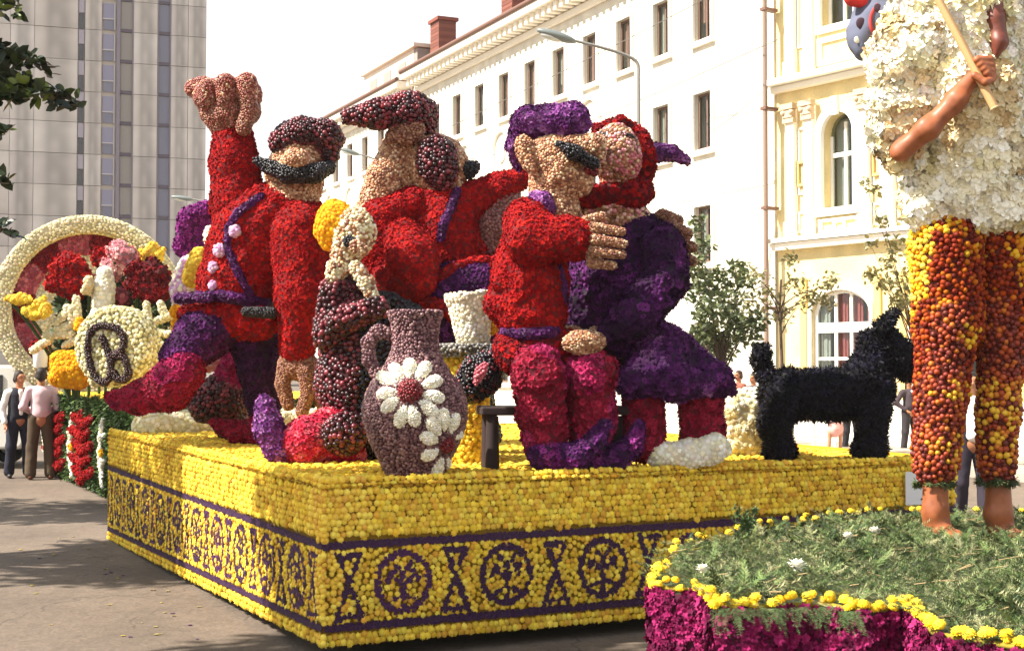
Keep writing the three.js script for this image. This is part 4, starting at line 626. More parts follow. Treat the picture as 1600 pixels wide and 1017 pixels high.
{ // kissing man
  const Z = 9.75, c = cap(Z), fg = figure('flower_figure', 'seated flower figure in a red jacket and violet cap kissing the woman in purple', 'flower figure', 880, 735, 9.7);
  const head = part(fg, 'head', [ell(Z, 866, 250, 46, 40, 42, -15, 0), c(878, 268, 30, 905, 286, 20, -0.08), c(862, 290, 34, 868, 335, 38, 0.02), c(900, 250, 24, 925, 262, 14, -0.05)], 'tan', 'bead', 0.02, { k: 0.05, cell: 0.018, bump: 0.02 });
  part(fg, 'nose', [c(892, 224, 12, 928, 228, 15, -0.1), c(928, 228, 15, 934, 240, 11, -0.1)], 'tan', 'bead', 0.02, { cell: 0.015, parent: head, bump: 0 });
  part(fg, 'ear', [ell(Z, 822, 236, 15, 26, 10, 18, -0.12), ell(Z, 832, 262, 8, 12, 8, 30, -0.12)], 'tan', 'bead', 0.02, { cell: 0.015, parent: head, bump: 0 });
  part(fg, 'moustache', [c(872, 224, 4, 896, 238, 8, -0.24), c(896, 238, 8, 928, 255, 8, -0.24, -0.2)], 'black', 'bead', 0.022, { cell: 0.013, bump: 0 });
  part(fg, 'lips', [c(912, 268, 6, 928, 268, 6, -0.12)], 'darkred', 'bead', 0.02, { cell: 0.013, bump: 0, parent: head });
  part(fg, 'cap', [c(838, 192, 26, 890, 186, 26, 0, -0.02), c(826, 188, 24, 842, 200, 20, 0), c(815, 200, 16, 804, 232, 12, 0.05), c(804, 232, 12, 814, 262, 7, 0.1), c(890, 190, 22, 900, 186, 22, -0.05)], 'violet', 'shag', 0.042, { k: 0.05, cell: 0.022, bump: 0.035, colour: (p) => noise(p.x * 6, p.y * 6, p.z * 6) > 0.5 ? 'purple' : 'violet' });
  part(fg, 'collar', [c(836, 308, 11, 850, 312, 12, -0.1), c(850, 312, 12, 862, 326, 9, -0.15)], 'violet', 'petal', 0.036, { cell: 0.018 });
  const jacket = part(fg, 'jacket', [c(832, 350, 42, 828, 430, 55, 0.02), c(828, 430, 55, 832, 490, 52), c(770, 474, 16, 790, 480, 24, 0)], 'red', 'carn', 0.034, { k: 0.1, bump: 0.05 });
  part(fg, 'sleeve', [c(824, 348, 38, 830, 372, 40, -0.1, -0.25), c(830, 372, 38, 898, 372, 33, -0.28, -0.3)], 'red', 'carn', 0.034, { k: 0.06, bump: 0.045 });
  part(fg, 'hand', [ell(Z, 928, 382, 16, 30, 12, 0, -0.32), c(926, 355, 7.5, 972, 362, 5.5, -0.36), c(928, 374, 7.5, 975, 381, 5.5, -0.39), c(928, 393, 7.5, 972, 398, 5.5, -0.39), c(924, 411, 7, 958, 415, 5.5, -0.36), c(915, 345, 7, 942, 338, 6, -0.32)], 'tan', 'bead', 0.016, { k: 0.008, cell: 0.01, bump: 0, label: 'tan hand spread on the back of the woman', colour: () => rnd() < 0.5 ? 'tan' : 'brown' });
  part(fg, 'jacket_skirt', [c(800, 540, 28, 880, 540, 28, 0, -0.05), c(810, 556, 32, 850, 550, 32, -0.05)], 'darkred', 'carn', 0.034, { k: 0.08, colour: () => rnd() < 0.5 ? 'red' : 'darkred' });
  band(fg, 'belt', jacket.f, [[782, 518], [820, 521], [860, 519], [886, 517]], 8, Z, 'purple', 'petal', 0.036);
  band(fg, 'ribbon', jacket.f, [[874, 415], [880, 440], [884, 475]], 4, Z, 'purple', 'petal', 0.03);
  const tint = (p) => noise(p.x * 4, p.y * 4, p.z * 4) > 0.45 ? 'crimson' : 'magenta';
  part(fg, 'trouser_leg', [c(830, 560, 36, 842, 582, 40, 0.1, -0.2), c(842, 582, 38, 846, 640, 38, -0.2, -0.15), c(846, 640, 38, 852, 690, 34, -0.15)], 'crimson', 'shag', 0.045, { k: 0.06, colour: tint, bump: 0.05 });
  part(fg, 'trouser_leg', [c(890, 560, 34, 922, 582, 36, 0.1, -0.1), c(922, 582, 36, 926, 640, 36, -0.1, -0.05), c(926, 640, 36, 922, 690, 32, -0.05)], 'crimson', 'shag', 0.045, { k: 0.06, colour: tint, bump: 0.05 });
  const pv = (p) => noise(p.x * 7, p.y * 7, p.z * 7) > 0.62 ? 'plum' : 'purple';
  part(fg, 'shoe', [c(852, 708, 28, 892, 718, 21, -0.2), c(892, 718, 21, 928, 694, 15, -0.25), c(928, 694, 15, 946, 664, 10, -0.25)], 'purple', 'shag', 0.042, { k: 0.04, cell: 0.022, colour: pv, label: 'purple shoe with a curled toe, under the bent knee' });
  part(fg, 'shoe', [c(925, 712, 22, 962, 716, 20, -0.1), c(962, 716, 20, 990, 694, 15, -0.12), c(990, 694, 15, 1000, 664, 9, -0.12)], 'purple', 'shag', 0.042, { k: 0.04, cell: 0.022, colour: pv });
}
{ // woman in purple
  const Z = 10.15, c = cap(Z), fg = figure('flower_figure', 'seated flower figure of a woman in a purple dress and red headscarf being kissed', 'flower figure', 1060, 732, 10.1);
  const head = part(fg, 'face', [ell(Z, 964, 243, 36, 48, 40, 6, -0.08), ell(Z, 940, 250, 12, 12, 14, 0, -0.14), c(948, 318, 32, 985, 345, 30, 0), c(905, 322, 22, 940, 335, 24, 0)], 'tan', 'bead', 0.026, { cell: 0.018, bump: 0.015, colour: (p) => { const a = P(985, 265, Z), d = Math.hypot(p.x - a.x, p.y - a.y); return d < 0.1 ? (rnd() < 0.6 ? 'rose' : 'tan') : rnd() < 0.45 ? 'tan' : rnd() < 0.5 ? 'pink' : 'brown'; } });
  for (const pts of [[[930, 211], [940, 208], [950, 212]], [[972, 209], [984, 212], [994, 220]]]) band(fg, 'eyelash', head.f, pts, 2, Z, 'black', 'bead', 0.012, { parent: head, cell: 0.008 });
  part(fg, 'headscarf', [ell(Z, 978, 248, 46, 62, 34, 8, 0.1), c(914, 308, 17, 985, 304, 23, -0.12, -0.08), c(985, 304, 23, 1002, 300, 20, -0.08, 0), c(935, 205, 12, 970, 190, 10, -0.02), c(1000, 215, 14, 1012, 250, 14, 0)], 'darkred', 'carn', 0.04, { k: 0.04, cell: 0.022, colour: () => rnd() < 0.6 ? 'red' : 'darkred' });
  part(fg, 'scarf_tail', [c(1018, 240, 17, 1050, 238, 12, 0.1), c(1050, 238, 12, 1076, 252, 6, 0.1)], 'violet', 'petal', 0.04, { cell: 0.02, k: 0.03, colour: () => rnd() < 0.5 ? 'purple' : 'violet' });
  const dp = (p) => noise(p.x * 5, p.y * 5, p.z * 5) > 0.6 ? 'purple' : 'deep';
  part(fg, 'dress', [c(1000, 385, 50, 985, 450, 58), c(985, 450, 58, 975, 525, 52), c(925, 420, 40, 920, 500, 40, 0.15), c(1030, 385, 35, 1040, 440, 30, -0.05)], 'deep', 'shag', 0.05, { k: 0.1, colour: dp, bump: 0.06 });
  part(fg, 'sleeve', [c(1034, 385, 36, 1040, 440, 33, -0.2, -0.3), c(1040, 440, 33, 990, 498, 29, -0.3, -0.48), c(990, 498, 29, 955, 522, 20, -0.48, -0.42)], 'deep', 'shag', 0.05, { k: 0.06, colour: dp, bump: 0.06 });
  part(fg, 'hand', [ell(9.7, 912, 534, 34, 18, 22, 5, -0.15), c(890, 528, 8, 872, 536, 8, -0.2), c(900, 520, 9, 884, 518, 8, -0.22), c(895, 545, 8, 880, 550, 7, -0.2), c(908, 550, 8, 896, 556, 6, -0.2), c(930, 520, 10, 944, 522, 9, -0.2)].map((p) => p), 'tan', 'bead', 0.018, { k: 0.01, cell: 0.012, bump: 0.02, label: 'tan hand of the woman resting on his lap' });
  part(fg, 'back_hand', [c(1035, 336, 8.5, 1060, 345, 7.5, 0.02), c(1050, 352, 8.5, 1075, 366, 7.5, 0), c(1054, 373, 8.5, 1082, 387, 7.5, 0), c(1056, 394, 8.5, 1082, 408, 7, 0), c(1035, 350, 20, 1050, 390, 18, 0.12)], 'brown', 'bead', 0.018, { k: 0.008, cell: 0.012, bump: 0, label: 'fingers of his other hand around her shoulder' });
  part(fg, 'skirt', [c(1030, 545, 36, 985, 596, 22, -0.15, -0.4), c(1038, 548, 40, 1050, 592, 28, -0.15, -0.45), c(1040, 550, 40, 1120, 592, 22, -0.05, -0.25), c(1120, 592, 22, 1142, 610, 9, -0.25), c(985, 598, 20, 1060, 600, 22, -0.4, -0.45), c(1060, 600, 22, 1120, 598, 18, -0.45, -0.3)], 'purple', 'shag', 0.05, { k: 0.07, colour: (p) => noise(p.x * 6, p.y * 6, p.z * 6) > 0.48 ? 'violet' : 'purple' });
  part(fg, 'leg', [c(1005, 615, 32, 1006, 690, 33, -0.25)], 'crimson', 'shag', 0.045);
  part(fg, 'leg', [c(1095, 615, 34, 1098, 680, 35, -0.15)], 'crimson', 'shag', 0.045);
  part(fg, 'shoe', [c(1114, 700, 25, 1080, 710, 20, -0.3), c(1080, 710, 20, 1028, 710, 20, -0.3)], 'white', 'mum', 0.04, { k: 0.05, cell: 0.022, bump: 0.03, label: 'white shoe' });
}
{ // jug with two daisies
  const Z = 9.3, k = Z / F, b = P(648, 741, Z); b.y = deckY(b) - 0.02;
  const t = thing('daisy_jug', 'mauve flower-covered wine jug with two big white daisies on its belly', 'jug', b), topH = P(648, 488, Z).y - b.y;
  const prof = [[0.001, 0], [42, 0], [57, 31], [71, 61], [79, 91], [78, 116], [67, 141], [52, 161], [40, 181], [35, 198], [34, 221], [37, 241], [42, 253], [34, 253], [30, 240], [0.001, 236]].map(([r, y]) => new THREE.Vector2(r * k, y / 253 * topH));
  const g = new THREE.LatheGeometry(new THREE.SplineCurve(prof.slice(1, 13)).getPoints(48).concat(prof.slice(13)), 48); g.computeVertexNormals();
  const rad = (y) => { for (let i = 2; i < 13; i++) if (y <= prof[i].y) return lerp(prof[i - 1].x, prof[i].x, (y - prof[i - 1].y) / (prof[i].y - prof[i - 1].y)); return prof[12].x; };
  const body = mesh('body', g, mat('#4a2c32', 0.95), t), gi = g.clone(), sp = [];
  for (const s of scatter(gi, 0.017)) { s.p.add(b); if (s.n.lengthSq() < 0.5 || !isFinite(s.n.x)) continue; s.s = rr(0.018, 0.028); s.c = C(pick(PAL.mauve)); if (s.n.dot(V(s.p.x - b.x, 0, s.p.z - b.z)) < 0 && s.p.y - b.y < topH * 0.93) s.n.negate(); sp.push(s); }
  plant(body, 'bead', sp, b, 'dried_blossoms');
  const f = (x, y, z) => { const yy = y - b.y; return yy < 0 || yy > topH ? 0.1 : (Math.hypot(x - b.x, z - b.z) - rad(yy)) * 0.7; };
  f.lo = V(); f.hi = V();
  part(t, 'handle', chain(Z, [[612, 522, 8], [590, 518, 8], [575, 536, 8], [576, 562, 8], [590, 584, 8], [600, 594, 8]]), 'mauve', 'bead', 0.023, { cell: 0.016, bump: 0, k: 0.03 });
  for (const [cx, cy, sx, R, pal, n, lab] of [[640, 612, 1, 52, 'white', 11, 'upper daisy'], [696, 694, 0.7, 54, 'white', 10, 'lower daisy near the right side of the jug']]) {
    const centre = hit(f, cx, cy, Z - 1, Z + 1); if (!centre) continue;
    const dais = part(t, 'daisy', [[centre.x, centre.y, centre.z, 17 * k * sx, centre.x + 0.005, centre.y, centre.z, 17 * k * sx]], 'darkred', 'bead', 0.02, { cell: 0.014, bump: 0, label: lab });
    for (let i = 0; i < n; i++) {
      const a = i / n * Math.PI * 2 + 0.2 + rr(-0.08, 0.08), pts = []; let len = R * rr(0.9, 1.05);
      for (const q of [0.46, 0.62, 0.78, 0.92]) { const h = hit(f, cx + Math.cos(a) * len * q * sx, cy + Math.sin(a) * len * q, Z - 1, Z + 1); if (h) pts.push(h); }
      if (pts.length < 2) continue;
      const prims = []; pts.slice(1).forEach((p, j) => { const w = [4, 6.5, 8.6, 8][j] * k, w2 = [4, 6.5, 8.6, 8][j + 1] * k; prims.push([pts[j].x, pts[j].y, pts[j].z, w, p.x, p.y, p.z, w2]); });
      part(t, 'petal', prims, pal, 'bead', 0.015, { parent: dais, cell: 0.012, bump: 0, k: 0.02 });
    }
  }
}
{ // round table, cup, bench and dark wineskin
  const Z = 10.6, k = Z / F, b = P(728, 725, Z); b.y = deckY(b) - 0.02; const tp = P(728, 541, Z).y - b.y;
  const t = thing('round_table', 'small round table with a grey flowered top on a yellow drum base', 'table', b);
  const cyl = (r0, r1, y0, y1) => { const pts = [[0.001, y0], [r0, y0], [r0 + 0.01, y0 + 0.02], [r1 + 0.01, y1 - 0.02], [r1, y1], [0.001, y1]].map((q) => new THREE.Vector2(...q)), l = new THREE.LatheGeometry(pts, 32); return l; };
  const deco = (m, g, pal, kind, size, off) => { const sp = scatter(g, size * 0.8).map((s) => ({ p: s.p.add(off), n: s.n.dot(V(s.p.x - off.x, 0, s.p.z - off.z)) < -0.001 && Math.abs(s.n.y) < 0.5 ? s.n.negate() : s.n, s: size * rr(0.85, 1.2), c: C(pick(PAL[pal])) })); plant(m, kind, sp, off); };
  const g1 = cyl(52 * k, 55 * k, tp - 0.07, tp); PAL.grey = ['#6d6a66', '#7b7771', '#5d5a58', '#8a857c'];
  const m1 = mesh('table_top', g1, mat('#5c5955', 0.95), t); deco(m1, g1, 'grey', 'bead', 0.03, b);
  const g2 = cyl(36 * k, 30 * k, 0, tp - 0.075), m2 = mesh('drum_base', g2, mat('#b08a14', 0.95), t); deco(m2, g2, 'yellow', 'mum', 0.04, b);
  // cup standing on it
  const cb = P(740, 536, Z - 0.05); cb.y = b.y + tp; const cup = thing('drinking_cup', 'white flower-covered cup standing on the round table by the red jacket', 'cup', cb), h = P(0, 452, Z).y - P(0, 534, Z).y;
  const cg = new THREE.LatheGeometry([[0.001, 0], [23, 0], [27, 0.3], [33, 0.75], [38, 0.93], [38, 1], [33, 1], [27, 0.8], [0.001, 0.75]].map(([r, y]) => new THREE.Vector2(r * k, y * h)), 28), cm = mesh('body', cg, mat('#cfc6a8', 0.95), cup); deco(cm, cg, 'white', 'mum', 0.034, cb); cup.rotation.z = 0.08;
  part(cup, 'handle', chain(Z, [[770, 480, 6], [778, 492, 6], [774, 512, 6], [764, 520, 6]]), 'orange', 'bead', 0.025, { cell: 0.014, bump: 0 });
  // bench of the couple
  const bb = P(860, 728, 10.05); bb.y = deckY(bb) - 0.02; const bench = thing('low_bench', 'dark plank bench under the kissing couple', 'bench', bb); const sy = P(0, 640, 10.1).y - bb.y, dm = mat('#2a1a1a', 0.85);
  const W = (a, c) => (c - a) / F * 10.1, X0 = (746 - 860) / F * 10.1, X1 = (975 - 860) / F * 10.1;
  const dir = Math.atan2(0.444, 0.896); const bg = new THREE.Group(); bench.rotation.y = 0.12;
  mesh('seat', new RoundedBoxGeometry(X1 - X0, 0.06, 0.42, 2, 0.015).translate((X0 + X1) / 2, sy, 0.1), dm, bench);
  for (const x of [X0 + 0.08, (X0 + X1) / 2, X1 - 0.1]) for (const z of [-0.04, 0.26]) mesh('leg', new THREE.CylinderGeometry(0.042, 0.05, sy - 0.035, 14).translate(x, (sy - 0.035) / 2 , z), dm, bench);
  const wb = P(752, 632, 9.9), skin = thing('wineskin', 'dark bulging wineskin with a red tie leaning on the bench beside the jug', 'wineskin', wb);
  part(skin, 'bag', chain(9.9, [[738, 602, 26], [752, 585, 30], [774, 560, 14]]), 'black', 'bead', 0.03, { cell: 0.02, k: 0.05, colour: () => rnd() < 0.3 ? 'wine' : 'black' });
  part(skin, 'tie', chain(9.62, [[744, 598, 3.5], [750, 582, 4], [760, 568, 3]]), 'rose', 'bead', 0.022, { cell: 0.012, bump: 0 });
}
{ // black terrier
  const Z = 10.9, c = cap(Z), b = P(1290, 714, Z); b.y = deckY(b) - 0.02;
  const t = thing('terrier_figure', 'black leafy figure of a terrier dog standing with its tail up', 'dog figure', b);
  PAL.dog = ['#0c0a14', '#100d1c', '#09080e', '#171326', '#0d0c12'];
  const o = { k: 0.07, cell: 0.026, bump: 0.03 };
  part(t, 'body', [c(1222, 614, 30, 1300, 616, 30, 0, 0), c(1300, 616, 30, 1362, 606, 34, 0, 0), ell(Z, 1290, 618, 92, 37, 34), c(1358, 600, 34, 1368, 640, 24, 0), c(1352, 585, 28, 1372, 545, 26, 0), c(1225, 612, 32, 1222, 640, 24, 0)], 'dog', 'leafy', 0.046, o);
  const head = part(t, 'head', [c(1366, 538, 26, 1384, 536, 24), c(1384, 540, 24, 1412, 562, 22), c(1412, 562, 22, 1420, 575, 16), c(1418, 572, 15, 1424, 586, 8)], 'dog', 'leafy', 0.042, o);
  for (const z of [-0.12, 0.12]) part(t, 'ear', [c(1380, 512, 12, 1398, 488, 5, z)], 'dog', 'leafy', 0.042, { ...o, cell: 0.016, parent: head });
  part(t, 'tail', [c(1202, 592, 15, 1188, 560, 11), c(1188, 560, 11, 1186, 542, 7), c(1192, 556, 8, 1198, 540, 5)], 'dog', 'leafy', 0.042, { ...o, k: 0.03 });
  for (const z of [-0.13, 0.13]) {
    part(t, 'leg', [c(1222, 628, 26, 1210, 664, 20, z), c(1210, 664, 20, 1220, 700, 18, z), c(1214, 706, 17, 1228, 708, 14, z - 0.0)], 'dog', 'leafy', 0.042, o);
    part(t, 'leg', [c(1366, 636, 23, 1362, 700, 18, z), c(1350, 704, 16, 1362, 702, 18, z)], 'dog', 'leafy', 0.042, o);
  }
}
{ // cream basket
  const Z = 11.4, b = P(1160, 706, Z); b.y = deckY(b) - 0.02; const t = thing('flower_basket', 'upright cream flower-covered basket between the purple skirt and the black dog', 'basket', b);
  part(t, 'body', [...[-0.1, 0, 0.1].map((z) => cap(Z)(1147, 640, 24, 1150, 690, 26, z)), ...[-0.1, 0, 0.1].map((z) => cap(Z)(1172, 640, 22, 1168, 690, 24, z))], 'cream', 'mum', 0.055, { k: 0.06, bump: 0.045 });
  part(t, 'flower_heap', [cap(Z)(1152, 618, 10, 1178, 616, 12, -0.05)], 'white', 'mum', 0.055, { k: 0.03 });
}
// ------------------------------------------------------------------ the giant peasant figure on the low float
{
  const Z = 8.35, c = cap(Z), b = G(1520, 840, 0.8), fg = thing('giant_figure', 'giant flower figure with a white flower shirt, orange beaded trousers and bare brown feet', 'flower figure', b);
  const stw = (p) => { const q = P(1446, 0, Z), y1 = P(0, 362, Z).y, y0 = P(0, 470, Z).y; if (p.x < q.x - 0.05 * noise(p.x * 9, p.y * 9, 1) - 0.015 && p.y > y0 && p.y < y1 + 0.1) return rnd() < 0.7 ? 'yellow' : 'orange'; const n = noise(p.x * 6, p.y * 6, p.z * 6); return n > 0.62 && rnd() < 0.6 ? 'amber' : 'straw'; };
  PAL.amber = ['#c87a14', '#d69c1c', '#b86a12', '#dcae2c']; PAL.straw = ['#7c240e', '#93340c', '#8a2c0e', '#a84610', '#5e180a', '#9c3c0c', '#6a1c0c', '#b8620f', '#74200e'];
  const o = { k: 0.06, cell: 0.03, bump: 0.015, singles: () => true, stuff: 'blossoms' };
  part(fg, 'trouser_leg', [c(1478, 380, 56, 1482, 500, 48, -0.02), c(1482, 500, 48, 1471, 620, 36, -0.02, 0), c(1471, 620, 36, 1462, 725, 33)], 'straw', 'button', 0.042, { ...o, colour: stw });
  part(fg, 'trouser_leg', [c(1560, 380, 52, 1568, 540, 35, 0.06), c(1568, 540, 35, 1560, 640, 29, 0.06), c(1560, 640, 29, 1559, 730, 27, 0.06)], 'straw', 'button', 0.042, { ...o, colour: (p) => { const n = noise(p.x * 6, p.y * 6, p.z * 6); return n > 0.58 && rnd() < 0.6 ? 'amber' : 'straw'; } });
  const clay = noiseTex(256, 0.35, (u, v) => { const k = 0.7 + 0.3 * tn(u, v, 8, 31) * 0.6 + 0.25 * (tn(u, v, 40, 32) - 0.5); return [k, k * 0.96, k * 0.9]; });
  const skin = new THREE.MeshPhysicalMaterial({ color: '#96522c', vertexColors: true, roughness: 0.62, clearcoat: 0.2, clearcoatRoughness: 0.35, side: THREE.DoubleSide });
  const solid = (name, prims, m, opt = {}) => { const g = polygonize(field(prims, opt.k ?? 0.03, opt.bump ?? 0.016), opt.cell ?? 0.012), gp = g.attributes.position, cl = []; for (let i = 0; i < gp.count; i++) { const x = gp.getX(i), y = gp.getY(i), z = gp.getZ(i), n = 0.55 * noise(x * 14, y * 14, z * 14) + 0.45 * noise(x * 60, y * 60, z * 60), q = 0.55 + 0.8 * n; cl.push(q, q * (0.9 + 0.2 * n), q * (0.8 + 0.4 * n)); } g.setAttribute('color', new THREE.Float32BufferAttribute(cl, 3)); g.translate(-b.x, -b.y, -b.z); return mesh(name, g, m, opt.parent || fg); };
  const foot = (x, z) => { const y = 838; return [c(x, 742, 19, x - 1, 800, 20, z), c(x - 1, 800, 20, x + 4, 826, 21, z), c(x, 828, 13, x + 34, 838, 10, z, z - 0.12), ...[0, 1, 2, 3, 4].map((i) => c(x + 28 - i * 2, 838, 5 - i * 0.4, x + 44 - i * 5, 841 + i, 4.6 - i * 0.5, z - 0.1 - i * 0.018, z - 0.16 - i * 0.02))]; };
  solid('foot', foot(1463, 0), skin); solid('foot', foot(1561, 0.06), skin);
  const hem = []; for (const [x, y, z] of [[1462, 755, 0], [1558, 752, 0.06]]) for (let i = 0; i < 26; i++) { const a = rnd() * 6.28, p = P(x, y, Z + z); hem.push(KIND.leafy[i % 3].clone().scale(0.04, 0.04, 0.04).rotateX(Math.PI + rr(-0.6, 0.6)).translate(p.x + Math.cos(a) * 0.11 - b.x, p.y + rr(-0.01, 0.02) - b.y, p.z + Math.sin(a) * 0.11 - b.z)); }
  mesh('leaf_hem', mergeGeometries(hem), mat('#3c4a22', 0.8), fg);
  const wh = (p) => { const n = noise(p.x * 4, p.y * 4, p.z * 4); return n > 0.66 ? 'sand' : n < 0.4 ? 'cream2' : 'white'; };
  PAL.sand = ['#d8c49a', '#cbb184', '#e2d3ac']; PAL.cream2 = ['#e9e0bd', '#f0e8cc', '#ddd2a6'];
  const ow = { k: 0.12, cell: 0.035, bump: 0.1, gap: 0.72, colour: wh, stuff: 'blossoms' };
  part(fg, 'shirt', [c(1510, 30, 92, 1510, 160, 92, 0), c(1510, 160, 92, 1512, 290, 70, 0), c(1450, 310, 34, 1590, 316, 36, 0), c(1440, 325, 24, 1600, 330, 26, -0.1), c(1580, 60, 60, 1590, 250, 60, 0.1), c(1600, 20, 80, 1650, 40, 70, 0)], 'white', 'carn', 0.075, { ...ow, singles: (s) => s.p.y < P(0, -5, Z).y });
  part(fg, 'sleeve', [c(1450, 20, 62, 1420, 90, 50, -0.05, -0.1), c(1420, 90, 50, 1396, 185, 38, -0.1, -0.15), c(1396, 190, 36, 1408, 236, 24, -0.15), c(1420, 240, 18, 1435, 262, 12, -0.15)], 'white', 'carn', 0.075, ow);
  solid('forearm', [c(1408, 236, 18, 1450, 202, 17, -0.3, -0.38), c(1450, 202, 17, 1494, 155, 15, -0.38, -0.42), c(1494, 155, 15, 1522, 122, 12, -0.42)], skin, { k: 0.05 });
  solid('hand', [ell(Z - 0.42, 1534, 108, 17, 14, 14, 30), ...[0, 1, 2, 3].map((i) => c(1528 + i * 5, 93 + i * 7, 6.5, 1548 + i * 1.5, 93 + i * 9, 6.2, -0.49, -0.47)), ...[0, 1, 2, 3].map((i) => c(1548 + i * 1.5, 93 + i * 9, 6.2, 1540 + i * 1, 102 + i * 9, 5.5, -0.47, -0.4)), c(1524, 118, 6.5, 1540, 128, 6, -0.5, -0.52), c(1540, 128, 6, 1552, 124, 5.2, -0.52, -0.48)], skin, { k: 0.01, cell: 0.007, bump: 0.002 });
  solid('neck_opening', [c(1546, -40, 20, 1556, 30, 15, -0.3, -0.32), c(1556, 30, 15, 1562, 66, 16, -0.33), c(1562, 66, 14, 1556, 88, 7, -0.35)], new THREE.MeshPhysicalMaterial({ color: '#6e3220', vertexColors: true, roughness: 0.5, clearcoat: 0.3, side: THREE.DoubleSide }), { k: 0.03 });
  // the stick in its hand, and the bundle behind its shoulder
  const s0 = P(1440, -50, Z - 0.38), s1 = P(1555, 168, Z - 0.5), st = thing('wooden_stick', 'pale wooden stick gripped in the brown hand of the giant figure', 'stick', s1.clone());
  const woodT = noiseTex(128, 0.1, (u, v) => { const k = 0.8 + 0.2 * tn(u, v, 20, 41); return [k, k * 0.97, k * 0.92]; });
  mesh('shaft', limb([s0.clone().sub(s1), s0.clone().lerp(s1, 0.5).sub(s1).add(V(0.004, 0.003, 0)), V(0, 0, 0)], [0.02, 0.024, 0.025], 10), new THREE.MeshStandardMaterial({ color: '#d8b07e', map: woodT, roughness: 0.65 }), st);
  mesh('cut_end', new THREE.CylinderGeometry(0.0255, 0.0255, 0.006, 12).applyQuaternion(new THREE.Quaternion().setFromUnitVectors(Y, s1.clone().sub(s0).normalize())), mat('#e6c898', 0.7), st);
  const bb = P(1365, 20, Z + 0.12), bu = thing('cloth_bundle', 'blue grey spotted cloth bundle with red edging hanging behind the shoulder of the giant', 'bundle', bb);
  const bf = field([c(1392, 8, 34, 1356, 50, 26, 0.1), c(1356, 50, 26, 1352, 76, 22, 0.1), c(1420, -10, 40, 1380, 10, 40, 0.12)], 0.08, 0.05), bg = polygonize(bf, 0.018); bg.translate(-bb.x, -bb.y, -bb.z);
  const bag = mesh('cloth', bg, mat('#5a5e72', 0.85), bu);
  for (const [x, y, r, col] of [[1346, 36, 8, '#3a2430'], [1378, 36, 9, '#c6c2b0'], [1354, 84, 9, '#b8b48e'], [1372, 12, 6, '#3a2430'], [1340, 62, 5, '#c6c2b0']]) { const h = hit(bf, x, y, Z - 1, Z + 1); if (h) { const sp = new THREE.SphereGeometry(r * Z / F, 12, 8).scale(1, 1.15, 0.3).translate(h.x - bb.x, h.y - bb.y, h.z - bb.z); mesh('cloth_spot', sp, mat(col, 0.9), bag); } }
  for (const pts of [[[1372, 6], [1362, 24], [1362, 44], [1370, 58]], [[1386, 18], [1400, 20], [1412, 12]]]) { const h = pts.map((q) => hit(bf, q[0], q[1], Z - 1, Z + 1)).filter(Boolean).map((q) => q.sub(bb)); if (h.length > 1) mesh('red_edging', tube(h, 0.011, 6), mat('#a83434', 0.85), bag); }
  mesh('knot', polygonize(field([c(1334, -6, 14, 1352, 4, 10, 0.05), c(1334, -6, 14, 1345, -30, 16, 0.05)], 0.04, 0.02), 0.015).translate(-bb.x, -bb.y, -bb.z), mat('#c42f2c', 0.85), bu);
  // white card on the end of the yellow float
  const cp = onFloat(4.69, -0.035, 0.895), cd = thing('white_card', 'plain white card with a small black mark fixed to the yellow float', 'card', cp); cd.rotation.y = Math.atan2(0.444, 0.896);
  mesh('card', new RoundedBoxGeometry(0.24, 0.25, 0.008, 1, 0.002), mat('#d7d8da', 0.6), cd);
  mesh('mark', mergeGeometries([new THREE.BoxGeometry(0.075, 0.012, 0.002).rotateZ(0.3), new THREE.BoxGeometry(0.04, 0.02, 0.002).rotateZ(0.7).translate(0.03, 0.012, 0)].map((g) => g.translate(0.06, -0.075, 0.0055))), mat('#17161a', 0.8), cd);
}
